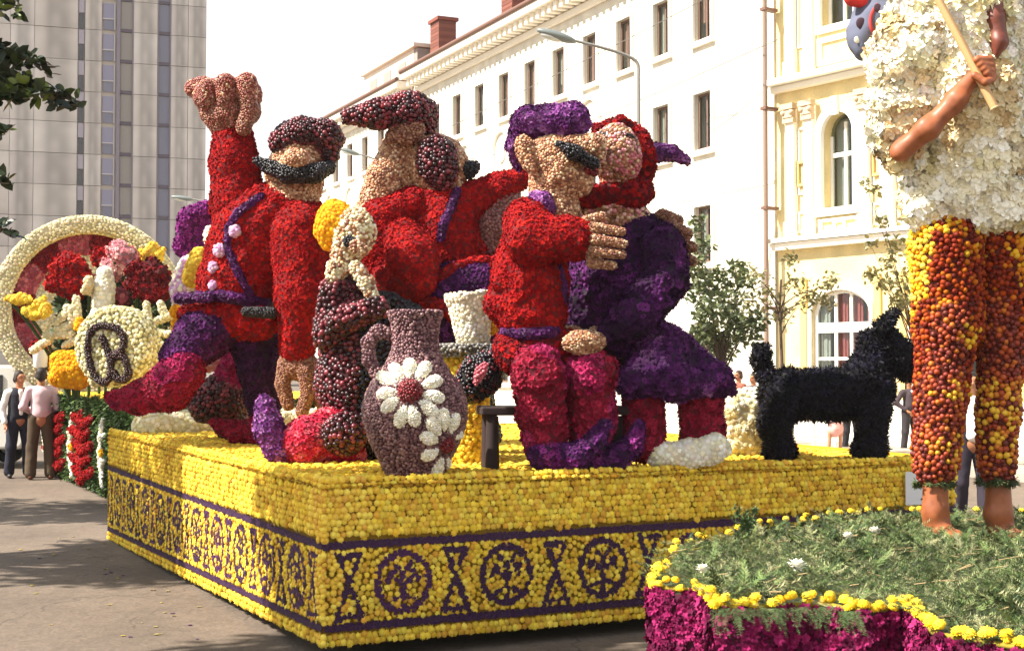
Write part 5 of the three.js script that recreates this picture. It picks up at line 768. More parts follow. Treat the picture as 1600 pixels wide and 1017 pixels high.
// ------------------------------------------------------------------ far float with the wheel and big flowers
{
  const n0 = V(-4.99, 0, -18.28), fp = (s, t, y) => V(n0.x + S.x * s + T.x * t, y, n0.z + S.z * s + T.z * t), H = 1.36;
  const fl = thing('parade_float', 'distant green-sided parade float with a yellow deck and red leaf panels', 'parade float', n0.clone());
  const sh = new THREE.Shape(), R = 0.5, Ls = 4, Lt = 6.6; sh.moveTo(R, 0); sh.lineTo(Ls, 0); sh.lineTo(Ls, Lt); sh.lineTo(R, Lt); sh.absarc(R, Lt - R, R, Math.PI / 2, Math.PI, false); sh.lineTo(0, R); sh.absarc(R, R, R, Math.PI, Math.PI * 1.5, false);
  const m = new THREE.Matrix4().makeBasis(S, T, Y).setPosition(n0.x, 0.12, n0.z);
  const eg = new THREE.ExtrudeGeometry(sh, { depth: H - 0.12, bevelEnabled: false, curveSegments: 8 }).applyMatrix4(m);
  const pts = sh.getPoints(8), sp = [];
  for (let i = 0; i + 1 < pts.length; i++) { const a = pts[i], c = pts[i + 1], L = a.distanceTo(c), d = c.clone().sub(a).normalize(); if (a.x > 3.9 && c.x > 3.9) continue; for (let k = 0; k < L * 420; k++) { const u = rnd() * L, x = a.x + d.x * u, y = a.y + d.y * u; sp.push({ p: fp(x, y, rr(0.08, H - 0.02)).addScaledVector(S, d.y * 0.01).addScaledVector(T, -d.x * 0.01), n: S.clone().multiplyScalar(d.y).addScaledVector(T, -d.x).add(V(rr(-0.4, 0.4), rr(-0.5, 0.3), rr(-0.4, 0.4))).normalize(), s: rr(0.08, 0.13), c: C(pick(PAL.green)) }); } }
  const hull = mesh('hull', eg.translate(-n0.x, 0, -n0.z), mat('#26351a', 0.95), fl); plant(hull, 'leafy', sp, n0, 'fir_cladding');
  const dk = mesh('deck', new THREE.ShapeGeometry(sh).applyMatrix4(new THREE.Matrix4().makeBasis(S, T, Y).setPosition(0, H + 0.01, 0)), mat('#d6a416', 0.95), fl), ds = [];
  for (let s = 0.06; s < 3.8; s += 0.085) for (let t = 0.06; t < Lt; t += 0.085) if (Math.hypot(Math.max(0, R - s), Math.max(0, R - t)) < R && Math.hypot(Math.max(0, R - s), Math.max(0, t - Lt + R)) < R) ds.push({ p: fp(s + rr(-0.02, 0.02), t + rr(-0.02, 0.02), H), n: V(0, 1, 0), s: rr(0.09, 0.12), c: C(pick(PAL.yellow)) });
  plant(dk, 'mum', ds, n0, 'pompoms');
  // leaf panels on its side
  const onSide = (px, py) => { const r = ray(px, py), num = (n0.x - 0) * S.x + n0.z * S.z, k = num / (r.x * S.x + r.z * S.z); return r.multiplyScalar(k).add(V(0, EYE, 0)).addScaledVector(S, -0.1); };
  const sp2 = (list) => list.map(([x1, y1, r1, x2, y2, r2]) => { const a = onSide(x1, y1), c = onSide(x2, y2), k = -a.z / F; return [a.x, a.y, a.z, r1 * k, c.x, c.y, c.z, r2 * k]; });
  const leafAt = (x, y, w, h) => { const l = [[x, y - h, 5, x, y + h, 7]]; for (let i = 0; i < 5; i++) { const yy = y - h * 0.75 + i * h * 0.38; l.push([x, yy, 7, x - w * (i % 2 ? 1 : 0.7), yy - 8, 5.5], [x, yy + 6, 7, x + w * (i % 2 ? 0.7 : 1), yy - 3, 5.5]); } return l; };
  part(fl, 'red_leaf_panel', sp2(leafAt(95, 688, 15, 48)), 'red', 'carn', 0.06, { cell: 0.035, k: 0.03 });
  part(fl, 'red_leaf_panel', sp2(leafAt(138, 698, 17, 54)), 'red', 'carn', 0.06, { cell: 0.035, k: 0.03 });
  for (const [x, y, h] of [[80, 682, 44], [120, 696, 50], [168, 706, 54]]) { part(fl, 'white_bar', sp2([[x + 3, y - h, 3, x, y, 5], [x, y, 5, x + 3, y + h, 3], [x, y - 20, 5, x + 5, y - 26, 3], [x, y + 20, 5, x + 6, y + 14, 3]]), 'white', 'mum', 0.06, { cell: 0.03, k: 0.02 }); part(fl, 'orange_dot', sp2([[x + 1, y, 4.5, x + 2, y + 3, 4.5]]), 'orange', 'mum', 0.06, { cell: 0.03, bump: 0 }); }
  const stand = (name, label, cat, px, Z, group) => { const b = P(px, 600, Z); b.y = H; return thing(name, label, cat, b, group); };
  // the wheel arch
  {
    const Z = 24.2, cen = P(140, 482, Z), k = Z / F, w = thing('flower_arch', 'big cream ring with alternating red and pink segments standing on the far float', 'flower ring', V(cen.x, H, cen.z));
    const turn = new THREE.Matrix4().makeRotationY(0.16).multiply(new THREE.Matrix4().makeRotationX(Math.PI / 2)); turn.setPosition(cen);
    const shape = (r0, r1, d0, d1, a0, a1, seg) => { const q = new THREE.LatheGeometry([[r0, d0], [r1 - 0.03, d0], [r1, d0 + 0.05], [r1, d1 - 0.05], [r1 - 0.03, d1], [r0, d1], [r0, d0]].map((v) => new THREE.Vector2(...v)), seg, a0, a1 - a0); return q.applyMatrix4(turn); };
    const cov = (name, g, pal, kind, size) => { const s = scatter(g, size * 0.8).map((e) => ({ p: e.p, n: e.n.z < -0.3 ? e.n.negate() : e.n, s: size * rr(0.85, 1.2), c: C(pick(PAL[pal])) })); const mm = mesh(name, g.clone().translate(-w.position.x, -w.position.y, -w.position.z), mat('#' + C(PAL[pal][0]).clone().multiplyScalar(0.7).getHexString(), 0.95), w); plant(mm, kind, s, w.position); return mm; };
    PAL.creamwheel = ['#e2d9b4', '#d8cfa6', '#ece3c4']; PAL.brick = ['#7e1620', '#8f1c26', '#6c101a'];
    cov('rim', shape(117 * k, 143 * k, -0.3, 0.3, 0, Math.PI * 2, 64), 'creamwheel', 'mum', 0.06);
    for (let i = 0; i < 14; i++) { const a = i / 14 * Math.PI * 2; cov('segment', shape(86 * k, 116.5 * k, -0.12, 0.12, a + 0.01, a + Math.PI / 7 - 0.01, 6), i % 2 ? 'rose' : 'brick', 'carn', 0.07); }
    cov('hub_disc', shape(0.001, 85 * k, -0.08, 0.08, 0, Math.PI * 2, 40), 'creamwheel', 'mum', 0.07);
  }
  const blob = (label, name, cat, Z, list, pal, kind, size, opt = {}, group) => { const c = cap(Z), t = stand(name, label, cat, list[0][0], Z, group); part(t, opt.part || 'petals', list.map((q) => c(...q)), pal, kind, size, { cell: 0.045, bump: 0.08, ...opt }); if (opt.stem !== false) { const a = P(list[0][0], list[0][1], Z + 0.1).sub(t.position); const s0 = P(Math.max(list[0][0], 108), 600, Z + 0.5).setY(H).sub(t.position); mesh('stem', tube([s0, s0.clone().lerp(a, 0.5).add(V(0, 0.15, 0)), a], 0.025, 6), mat('#34481f', 0.9), t); } return t; };
  blob('large red carnation bloom, the left one in front of the wheel', 'giant_carnation', 'flower', 20.6, [[92, 420, 16, 120, 418, 16], [85, 440, 14, 130, 440, 16], [105, 405, 13, 112, 452, 14], [96, 452, 10, 122, 454, 10]], 'red', 'carn', 0.09, { label: 'ruffled red bloom' });
  blob('large dark red carnation bloom right of the cream finger-shaped column', 'giant_carnation', 'flower', 20.4, [[212, 424, 15, 250, 430, 15], [206, 440, 12, 262, 446, 13], [235, 415, 12, 238, 458, 14], [215, 454, 10, 250, 460, 11]], 'darkred', 'carn', 0.09);
  blob('small red carnation behind the pink blooms at the top', 'giant_carnation', 'flower', 21, [[154, 400, 12, 160, 410, 10]], 'red', 'carn', 0.09);
  blob('top pink carnation bloom in front of the wheel', 'giant_carnation', 'flower', 20.6, [[178, 394, 12, 200, 396, 12], [186, 386, 9, 196, 408, 10]], 'pink', 'carn', 0.08);
  blob('lower pink carnation bloom just above the cream finger-shaped column', 'giant_carnation', 'flower', 20.8, [[164, 412, 9, 176, 418, 9], [176, 424, 7, 182, 430, 7]], 'pink', 'carn', 0.08);
  blob('rose coloured bloom between the finger column and the dark red carnation', 'giant_carnation', 'flower', 20.8, [[182, 458, 9, 190, 466, 10]], 'rose', 'carn', 0.08);
  blob('yellow tulip-like bloom highest at the right of the wheel', 'giant_tulip', 'flower', 20.8, [[238, 384, 6, 232, 400, 11], [250, 392, 6, 245, 404, 8], [226, 394, 6, 230, 404, 9]], 'yellow', 'mum', 0.08);
  blob('long yellow bloom farthest left on the wheel', 'giant_tulip', 'flower', 20.2, [[12, 466, 7, 40, 468, 8]], 'yellow', 'mum', 0.08);
  blob('yellow double bloom below the long yellow one', 'giant_tulip', 'flower', 20.2, [[40, 486, 9, 52, 492, 9], [60, 476, 8, 68, 484, 10], [66, 470, 6, 70, 488, 7]], 'yellow', 'mum', 0.08);
  blob('small ochre bud beside the cream finger-shaped column', 'giant_tulip', 'flower', 20.4, [[138, 438, 7, 136, 455, 8]], 'sand', 'mum', 0.07);
  blob('orange dot flower left of the monogram drum', 'giant_tulip', 'flower', 20.2, [[122, 506, 9, 126, 512, 9]], 'orange', 'mum', 0.07);
  blob('tall cream finger-shaped column behind the monogram drum', 'finger_column', 'column', 20.6, [[163, 428, 12, 161, 450, 16], [161, 450, 16, 158, 520, 19]], 'white', 'mum', 0.07, { part: 'shaft', bump: 0.02, stem: false });
  // clusters of pale tube petals
  for (const [lab, list] of [['cluster of pale tube petals left of the monogram drum', [[92, 500, 118, 478], [88, 515, 120, 505], [70, 525, 110, 522], [50, 548, 76, 530], [100, 540, 130, 525], [104, 480, 112, 500], [118, 466, 120, 495], [86, 505, 100, 492]]], ['cluster of pale tube petals right of the monogram drum', [[228, 475, 230, 498], [250, 474, 256, 490], [236, 505, 266, 492], [240, 518, 270, 524], [240, 530, 258, 544]]]]) {
    const c = cap(20.3), t = stand('tube_petal_cluster', lab, 'flower', list[0][0] + 20, 20.3); for (const [x1, y1, x2, y2] of list) part(t, 'tube_petal', [c(x1, y1, 5.5, x2, y2, 6.5)], 'cream', 'mum', 0.05, { cell: 0.03, bump: 0 });
    mesh('stem', tube([V(0, 0, -0.15), P(list[0][0] + 20, list[0][1] + 10, 20.5).sub(t.position)], 0.05, 6), mat('#34481f', 0.9), t);
  }
  { const lv = thing('leaf_backing', 'dark green leaves filling between the big blooms on the far float', 'leaves', P(200, 560, 21).setY(H)), l = []; for (let i = 0; i < 260; i++) { const q = KIND.leafy[i % 3].clone(), s = rr(0.1, 0.18), p = P(rr(90, 262), rr(440, 560), rr(20.8, 21.1)).sub(lv.position); l.push(q.scale(s, s, s).rotateX(rr(0.5, 1.6)).rotateZ(rr(-1, 1)).translate(p.x, p.y, p.z)); } mesh('foliage', mergeGeometries(l), mat('#33441f', 0.8), lv, 'stuff'); }
  { // monogram drum
    const Z = 19.6, k = Z / F, cen = P(172, 541, Z), ax = V(-0.2, 0, 0.98), t = thing('monogram_drum', 'round cream flower drum bearing a dark curling monogram letter', 'drum', V(cen.x, H, cen.z)), Rr = 62 * k;
    const g = new THREE.LatheGeometry([[0.001, 0.02], [Rr - 0.05, 0.02], [Rr, -0.05], [Rr, -0.42], [Rr - 0.05, -0.46], [0.001, -0.46]].map((q) => new THREE.Vector2(...q)), 40).applyQuaternion(new THREE.Quaternion().setFromUnitVectors(Y, ax)).translate(cen.x, cen.y, cen.z);
    const mm = mesh('drum', g.clone().translate(-t.position.x, -t.position.y, -t.position.z), mat('#8f8558', 0.95), t); PAL.ink = ['#2c0e12', '#3a1418', '#220a0e']; PAL.drum = ['#e2dcb4', '#d8d0a2', '#ebe6c8', '#cfc690', '#c4b984'];
    plant(mm, 'mum', scatter(g, 0.05).map((e) => ({ p: e.p, n: e.n.dot(e.p.clone().sub(cen).addScaledVector(ax, 0.27)) < 0 ? e.n.negate() : e.n, s: rr(0.055, 0.075), c: C(pick(PAL.drum)) })), t.position);
    const on = (cx, cy) => { const r = ray(60 + cx / 3.507, 330 + cy / 3.507), o = V(0, EYE, 0), q = (cen.clone().addScaledVector(ax, 0.05).sub(o)).dot(ax) / r.dot(ax); return r.multiplyScalar(q).add(o); };
    const stroke = (l) => { const c = new THREE.CatmullRomCurve3(l.map((q) => on(...q))).getPoints(l.length * 3); return c.slice(1).map((p, i) => [c[i].x, c[i].y, c[i].z, 0.034, p.x, p.y, p.z, 0.034]); };
    part(t, 'monogram', [...stroke([[345, 690], [370, 745], [392, 830], [385, 915], [360, 940], [315, 915], [282, 840], [268, 750], [280, 670], [315, 634], [375, 630], [435, 650], [465, 700], [460, 745], [432, 782], [402, 790], [398, 830]]), ...stroke([[402, 790], [440, 795], [468, 805], [485, 850], [492, 898], [470, 922], [430, 918], [412, 880]])], 'ink', 'bead', 0.034, { cell: 0.022, bump: 0, k: 0.02 });
    part(t, 'foot', [cap(Z)(145, 595, 8, 215, 595, 8, 0.3)], 'cream', 'mum', 0.06, { cell: 0.035 });
  }
  blob('orange yellow flower-covered block left of the monogram drum', 'flower_block', 'block', 20.2, [[92, 562, 14, 122, 562, 14], [90, 590, 14, 126, 594, 14], [100, 578, 20, 118, 578, 20], [92, 562, 14, 90, 590, 14, 0.2]], 'orange', 'mum', 0.07, { part: 'block', stem: false, bump: 0.01 });
  { const p = P(62, 574, 23.6), t = thing('white_pot', 'small white tub holding red blossoms at the left edge of the far float', 'tub', p.clone()), k = 23.6 / F; mesh('bracket', tube([V(0, 0.03, 0), V(0.35, -0.1, 0.1), P(100, 600, 22).setY(H).sub(p)], 0.02, 6), mat('#34481f', 0.9), t); mesh('tub', new THREE.LatheGeometry([[0.001, 0], [10 * k, 0], [12 * k, 28 * k], [11 * k, 28 * k], [0.001, 22 * k]].map((q) => new THREE.Vector2(...q)), 20), mat('#dfe0e2', 0.7), t); part(t, 'blossoms_heap', [cap(23.6)(56, 540, 9, 70, 538, 8)], 'red', 'carn', 0.07, { cell: 0.035 }); }
}
// ------------------------------------------------------------------ people
function person(label, x, z, turn, o = {}) {
  const t = thing('person', label, 'person', V(x, 0, z), o.group), f = (o.h || 1.75) / 1.75, cell = o.cell || 0.022; t.rotation.y = turn; t.scale.setScalar(f);
  const E = (x, y, z, rx, ry, rz) => ({ c: V(x, y, z), r: V(rx, ry, rz), cs: 1, sn: 0 });
  const hipZ = 0, st = o.stance || 0.03, L = [-1, 1].map((s) => ({ hip: [s * 0.09, 0.93, 0], knee: [s * (0.1 + st), 0.5, 0.03], ank: [s * (0.1 + st * 1.6), 0.09, -0.02 + s * (o.step || 0)] }));
  const arms = o.arms || [[[-0.25, 1.14, -0.02], [-0.24, 0.9, 0.06]], [[0.25, 1.14, -0.02], [0.24, 0.9, 0.06]]];
  const P2 = (a, ra, b, rb) => [...a, ra, ...b, rb];
  const headTurn = o.head || 0, hs = Math.sin(headTurn), hc = Math.cos(headTurn), R = (x, y, z) => [x * hc + z * hs, y, -x * hs + z * hc];
  const EH = (x, y, z, a, b, c) => E(...R(x, y, z), a, b, c);
  const headP = [E(0, 1.645, 0.0, 0.073, 0.098, 0.09), EH(0, 1.585, 0.035, 0.05, 0.052, 0.055), P2(R(0, 1.655, 0.088), 0.012, R(0, 1.622, 0.112), 0.014), P2(R(-0.028, 1.592, 0.082), 0.009, R(0.028, 1.592, 0.082), 0.009), P2(R(-0.04, 1.672, 0.078), 0.012, R(0.04, 1.672, 0.078), 0.012), EH(-0.077, 1.63, 0.0, 0.012, 0.03, 0.02), EH(0.077, 1.63, 0.0, 0.012, 0.03, 0.02), P2([0, 1.57, -0.01], 0.055, [0, 1.44, -0.015], 0.06)];
  const gs = [polygonize(field(headP, 0.03, 0), Math.min(cell, 0.012))];
  const trunk = [P2([0, 1.36, 0], 0.12, [0, 1.1, 0], 0.12), P2([0, 1.1, 0], 0.12, [0, 0.95, 0], 0.13), P2([-0.14, 1.4, 0], 0.06, [0.14, 1.4, 0], 0.06)];
  arms.forEach(([e, w], i) => { const s = i ? 1 : -1; trunk.push(P2([s * 0.18, 1.39, 0], 0.052, e, 0.042), P2(e, 0.042, w, 0.03)); });
  for (const l of L) trunk.push(P2(l.hip, 0.085, l.knee, 0.055), P2(l.knee, 0.055, l.ank, 0.04), P2([l.ank[0], 0.04, l.ank[2] - 0.03], 0.035, [l.ank[0] * 1.1, 0.03, l.ank[2] + 0.14], 0.03));
  gs.push(polygonize(field(trunk, 0.05, 0), cell));
  arms.forEach(([e, w], i) => {   // hands: palm, four fingers and a thumb
    const d = V(...w).sub(V(...e)).normalize(), side = V(d.y, -d.x, 0.2).normalize().multiplyScalar(i ? 1 : -1), up = d.clone().cross(side).normalize(), a = V(...w).addScaledVector(d, 0.02), q = (x, y, z) => a.clone().addScaledVector(d, x).addScaledVector(up, y).addScaledVector(side, z).toArray();
    const h = [P2(q(0, 0, 0), 0.026, q(0.06, 0, 0), 0.03)]; for (let k = 0; k < 4; k++) { const y = (k - 1.5) * 0.02, l = [0.062, 0.075, 0.07, 0.055][k]; h.push(P2(q(0.07, y, 0), 0.0095, q(0.07 + l * 0.55, y * 1.1, -0.008), 0.0088), P2(q(0.07 + l * 0.55, y * 1.1, -0.008), 0.0088, q(0.07 + l, y * 1.1, -0.028), 0.008)); } h.push(P2(q(0.02, -0.028, 0), 0.012, q(0.06, -0.05, -0.012), 0.01));
    gs.push(polygonize(field(h, 0.008, 0), o.cell > 0.025 ? 0.014 : 0.007));
  });
  const skin = mat(o.skin || '#a9714f', 0.6), body = mesh('body', mergeGeometries(gs), skin, t);
  for (const s of [-1, 1]) mesh('eye', new THREE.SphereGeometry(0.011, 8, 6).scale(1.3, 0.8, 1).translate(...R(s * 0.031, 1.648, 0.083)), mat('#1c1512', 0.3), body);
  const cl = (name, prims, col, k = 0.04, rough = 0.9, c2 = cell) => mesh(name, polygonize(field(prims, k, 0.012), c2), mat(col, rough), t);
  cl('hair', [EH(0, 1.675, -0.018, 0.083, 0.087, 0.092), EH(0, 1.61, -0.055, 0.074, 0.07, 0.052), ...(o.long ? [EH(0, 1.52, -0.05, 0.09, 0.12, 0.05)] : [EH(-0.07, 1.62, 0.0, 0.02, 0.05, 0.03), EH(0.07, 1.62, 0.0, 0.02, 0.05, 0.03)])], o.hair || '#1d1410', 0.02, 0.7, 0.013);
  const sl = o.sleeve === 'short' ? 0.5 : 1;
  const top = [P2([0, 1.33, 0], 0.15, [0, 1.1, 0.01], 0.145), P2([0, 1.1, 0.01], 0.145, [0, 1.06, 0], 0.145), P2([-0.06, 1.0, 0], 0.105, [0.06, 1.0, 0], 0.105), P2([-0.15, 1.4, 0], 0.07, [0.15, 1.4, 0], 0.07)];
  const sleeves = []; arms.forEach(([e, w], i) => { const s = i ? 1 : -1, e2 = V(...e).lerp(V(...w), 0.92).toArray(); sleeves.push(P2([s * 0.185, 1.385, 0], 0.068, e, 0.058)); if (sl === 1) sleeves.push(P2(e, 0.058, e2, 0.046)); });
  cl(o.topName || 'shirt', o.vest ? [...sleeves, P2([0, 1.36, 0.01], 0.1, [0, 1.1, 0.02], 0.12), P2([-0.13, 1.4, 0], 0.065, [0.13, 1.4, 0], 0.065)] : [...top, ...sleeves], o.top || '#e8e4da');
  if (o.vest) cl('waistcoat', [P2([-0.05, 1.34, -0.01], 0.135, [-0.04, 1.02, 0], 0.135), P2([0.05, 1.34, -0.01], 0.135, [0.04, 1.02, 0], 0.135), P2([-0.1, 1.4, -0.02], 0.07, [0.1, 1.4, -0.02], 0.07)], o.vest);
  if (o.front) mesh('shirt_front', polygonize(field([P2([0, 1.4, 0.085], o.frontW || 0.05, [0, 1.05, 0.1], o.frontW || 0.05), P2([-0.05, 1.44, 0.05], 0.02, [0.05, 1.44, 0.05], 0.02)], 0.03, 0), 0.016), mat(o.front, 0.9), t);
  if (o.skirt) { cl('skirt', [P2([0, 0.95, 0], 0.15, [0, 0.6, 0], 0.2), P2([-0.08, 0.6, 0], 0.12, [0.08, 0.6, 0], 0.12)], o.skirt); }
  else for (const l of L) cl('trouser_leg', [P2([l.hip[0] * 0.9, 0.97, 0], 0.115, l.knee, 0.083), P2(l.knee, 0.083, [l.ank[0], 0.1, l.ank[2]], o.flare || 0.075)], o.trouser || '#23222b');
  for (const l of L) cl('shoe', [P2([l.ank[0], 0.045, l.ank[2] - 0.05], 0.043, [l.ank[0] * 1.12, 0.035, l.ank[2] + 0.16], 0.036)], o.shoe || '#1a1513', 0.02, 0.4, 0.016);
  if (o.collar) cl('collar', [P2([-0.07, 1.455, 0.0], 0.022, [-0.03, 1.42, 0.1], 0.02), P2([0.07, 1.455, 0.0], 0.022, [0.03, 1.42, 0.1], 0.02), P2([-0.06, 1.46, -0.03], 0.025, [0.06, 1.46, -0.03], 0.025)], o.collar, 0.02, 0.9, 0.014);
  return t;
}
const at0 = (px, Z) => (px - 800) / F * Z;
person('man in a dark waistcoat and white shirt sleeves talking beside the far float', at0(30, 23.2), -23.2, 0.55, { cell: 0.02, vest: '#1a1a26', top: '#e9e6df', trouser: '#17182a', hair: '#2a1a12', front: '#ddd6cc', head: 0.5, arms: [[[-0.27, 1.12, -0.03], [-0.24, 0.9, 0.08]], [[0.26, 1.13, 0.04], [0.12, 1.12, 0.24]]], flare: 0.085 });
person('man in a pale pink shirt and brown trousers standing with his back turned', at0(64, 22.8), -22.8, Math.PI + 0.35, { cell: 0.02, h: 1.8, top: '#d3b3b8', trouser: '#4a3a28', hair: '#1c120e', arms: [[[-0.26, 1.13, 0.02], [-0.14, 1.08, 0.22]], [[0.27, 1.14, 0.0], [0.16, 1.06, 0.2]]], shoe: '#6a3a22', flare: 0.09, collar: '#dcc0c4' });
person('man in a dark suit and white shirt standing between the legs of the giant', at0(1518, 16), -16, -0.15, { cell: 0.02, topName: 'jacket', top: '#1b1620', front: '#f0eeea', trouser: '#2a2230', frontW: 0.09, flare: 0.11, step: 0.1, collar: '#efece6', arms: [[[-0.25, 1.14, -0.04], [-0.25, 0.88, 0.0]], [[0.26, 1.14, -0.04], [0.25, 0.88, 0.02]]] });
person('person in a dark grey jacket, hand on hip, between black dog and giant', at0(1421, 29.5), -29.5, 0.3, { cell: 0.03, h: 1.62, topName: 'jacket', top: '#40343a', front: '#e4e2de', trouser: '#2a2428', long: true, hair: '#2a1c16', arms: [[[-0.34, 1.16, -0.02], [-0.17, 1.0, 0.12]], [[0.26, 1.14, 0], [0.22, 0.9, 0.06]]] });
person('brown-haired person in a rust jacket, left of two heads above the cream basket', at0(1140, 31.5), -31.5, 0.9, { cell: 0.03, h: 1.72, topName: 'jacket', top: '#7c4a36', trouser: '#4a4038', hair: '#4a2a18', long: true });
person('person in a brown coat facing left behind the cream basket', at0(1154, 32), -32, -1.0, { cell: 0.03, h: 1.74, topName: 'coat', top: '#8a5040', trouser: '#3a302c', hair: '#3a2016' });
person('dark-haired man in dark jacket and white shirt just left of the black tail', at0(1177, 31), -31, -0.8, { cell: 0.03, h: 1.68, topName: 'jacket', top: '#3c3438', front: '#eae6e0', trouser: '#4a4650', hair: '#17110f' });
person('fair person whose head shows just above the back of the black dog', at0(1209, 33.4), -33.4, -0.3, { cell: 0.03, h: 1.8, top: '#ece6dc', trouser: '#6a6258', hair: '#8a5a34', skin: '#c28a68' });
person('person in a pink skirt with bare legs seen under the belly of the dog', at0(1304, 29.5), -29.5, 0.2, { cell: 0.03, h: 1.56, top: '#d9a8a0', skirt: '#d8a49c', skin: '#b98262', hair: '#2a1c16', long: true });
person('person in dark trousers seen beneath the dog beside its front legs', at0(1330, 30), -30, 0.1, { cell: 0.03, h: 1.6, top: '#54484a', trouser: '#1c1a20', hair: '#1c1512' });
{ // low white barrier on the pavement, seen under the dog
  const b = V(at0(1268, 30), 0, -30), t = thing('pavement_railing', 'low white railing standing on the far pavement, seen under the dog', 'railing', b), wm = mat('#e6e2da', 0.6);
  for (const x of [-0.45, 0.05, 0.5]) mesh('post', new THREE.CylinderGeometry(0.03, 0.03, 0.75, 10).translate(x, 0.375, 0), wm, t);
  for (const y of [0.35, 0.7]) mesh('rail', new THREE.CylinderGeometry(0.025, 0.025, 1.05, 8).rotateZ(Math.PI / 2).translate(0.02, y, 0.002), wm, t);
}
{ // white van at the left edge
  const Z = 26, x1 = at0(60, Z), t = thing('parked_van', 'white parked van half hidden behind the two men', 'van', V(x1 - 2.1, 0, -Z)), wm = new THREE.MeshPhysicalMaterial({ color: '#dcdad2', roughness: 0.4, clearcoat: 0.6, side: THREE.DoubleSide });
  const s = new THREE.Shape(); s.moveTo(-2.1, 0.4); s.lineTo(2.0, 0.4); s.quadraticCurveTo(2.1, 0.42, 2.1, 0.6); s.lineTo(2.06, 1.2); s.quadraticCurveTo(2.0, 1.78, 1.85, 1.8); s.lineTo(-1.2, 1.8); s.quadraticCurveTo(-1.5, 1.78, -1.75, 1.1); s.lineTo(-2.1, 0.95); s.lineTo(-2.1, 0.4);
  mesh('body', new THREE.ExtrudeGeometry(s, { depth: 1.6, bevelEnabled: true, bevelSize: 0.05, bevelThickness: 0.06, bevelSegments: 3, curveSegments: 8 }).translate(0, 0, -0.8), wm, t);
  for (const [a, c] of [[-1.25, -0.5], [-0.4, 0.6], [0.7, 1.75]]) mesh('window', new RoundedBoxGeometry(c - a, 0.5, 0.03, 2, 0.012).translate((a + c) / 2, 1.43, 0.87), mat('#2a2d30', 0.15), t);
  mesh('side_moulding', new THREE.BoxGeometry(4.0, 0.05, 0.02).translate(0, 0.95, 0.872), mat('#8f8d88', 0.4), t);
  mesh('bumper', new RoundedBoxGeometry(0.14, 0.16, 1.7, 2, 0.04).translate(2.14, 0.5, 0), mat('#55534f', 0.5), t);
  for (const x of [-1.35, 1.3]) for (const z of [-0.72, 0.76]) { const w = mesh('wheel', new THREE.TorusGeometry(0.24, 0.09, 10, 22).translate(x, 0.33, z), mat('#151413', 0.9), t); mesh('rim', new THREE.CylinderGeometry(0.17, 0.17, 0.1, 16).rotateX(Math.PI / 2).translate(x, 0.33, z + (z > 0 ? 0.03 : -0.03)), mat('#a3a19c', 0.4), w); }
}
// ------------------------------------------------------------------ trees
function leaves(clusters, size, dens, cols, lean = 0) {   // merged leaf blades around cluster centres [V, r]
  const pos = [], idx = [], col = [], q = new THREE.Quaternion(), v = V();
  for (const [c, r, n] of clusters) for (let i = 0; i < (n ? n * 2.3 : dens); i++) {
    const a = V(rr(-1, 1), rr(-1, 1), rr(-1, 1)); if (a.lengthSq() > 1) { i--; continue; } a.multiplyScalar(r).add(c);
    q.setFromEuler(new THREE.Euler(rr(-0.9, 0.9), rnd() * 6.28, rr(-0.9, 0.9))); const s = size * rr(0.7, 1.25), o = pos.length / 3, k = C(pick(cols)), j = rr(0.8, 1.2);
    for (const [x, y, z] of [[0, 0, 0], [0.35, 0.03, -0.3], [0.75, 0, -0.24], [1.05, -0.1, 0], [0.75, 0, 0.24], [0.35, 0.03, 0.3], [0.5, -0.05, 0]]) { v.set(x, y, z).multiplyScalar(s).applyQuaternion(q).add(a); pos.push(v.x, v.y, v.z); col.push(k.r * j, k.g * j, k.b * j); }
    idx.push(o, o + 1, o + 6, o + 1, o + 2, o + 6, o + 2, o + 3, o + 6, o + 3, o + 4, o + 6, o + 4, o + 5, o + 6, o + 5, o, o + 6);
  }
  return geoOf(pos, idx, null, col);
}
const leafMat = new THREE.MeshPhysicalMaterial({ color: 0xffffff, vertexColors: true, roughness: 0.6, transmission: 0.35, thickness: 0, side: THREE.DoubleSide }), bark = mat('#4d3d30', 0.95);
function tree(label, base, tips, size, n, cols, r0, opt = {}) {   // tips: [V, radius]
  const t = thing('street_tree', label, 'tree', base), fork = opt.fork || V(0, 2.2, 0);
  mesh('trunk', limb([V(0, 0, 0), fork.clone().multiplyScalar(0.5).add(V(0.03, 0, 0.02)), fork, fork.clone().add(V(0.02, 0.5, 0))], [r0, r0 * 0.8, r0 * 0.5]), bark, t);
  for (const [p] of tips) { const a = p.clone().sub(base), s = fork.clone().multiplyScalar(rr(0.8, 1)); mesh('branch', limb([s, s.clone().lerp(a, 0.5).add(V(0, 0.12, 0)), a], [r0 * 0.4, r0 * 0.2, r0 * 0.06], 5), bark, t); }
  mesh('crown', leaves(tips.map(([p, r, k]) => [p.clone().sub(base), r, k]), size, n, cols), leafMat, t); return t;
}
const px3 = (l, Z, dz = 0.5) => l.map(([x, y, r, n]) => { const z = Z + rr(-dz, dz); return [P(x, y, z), r * z / F, n]; });
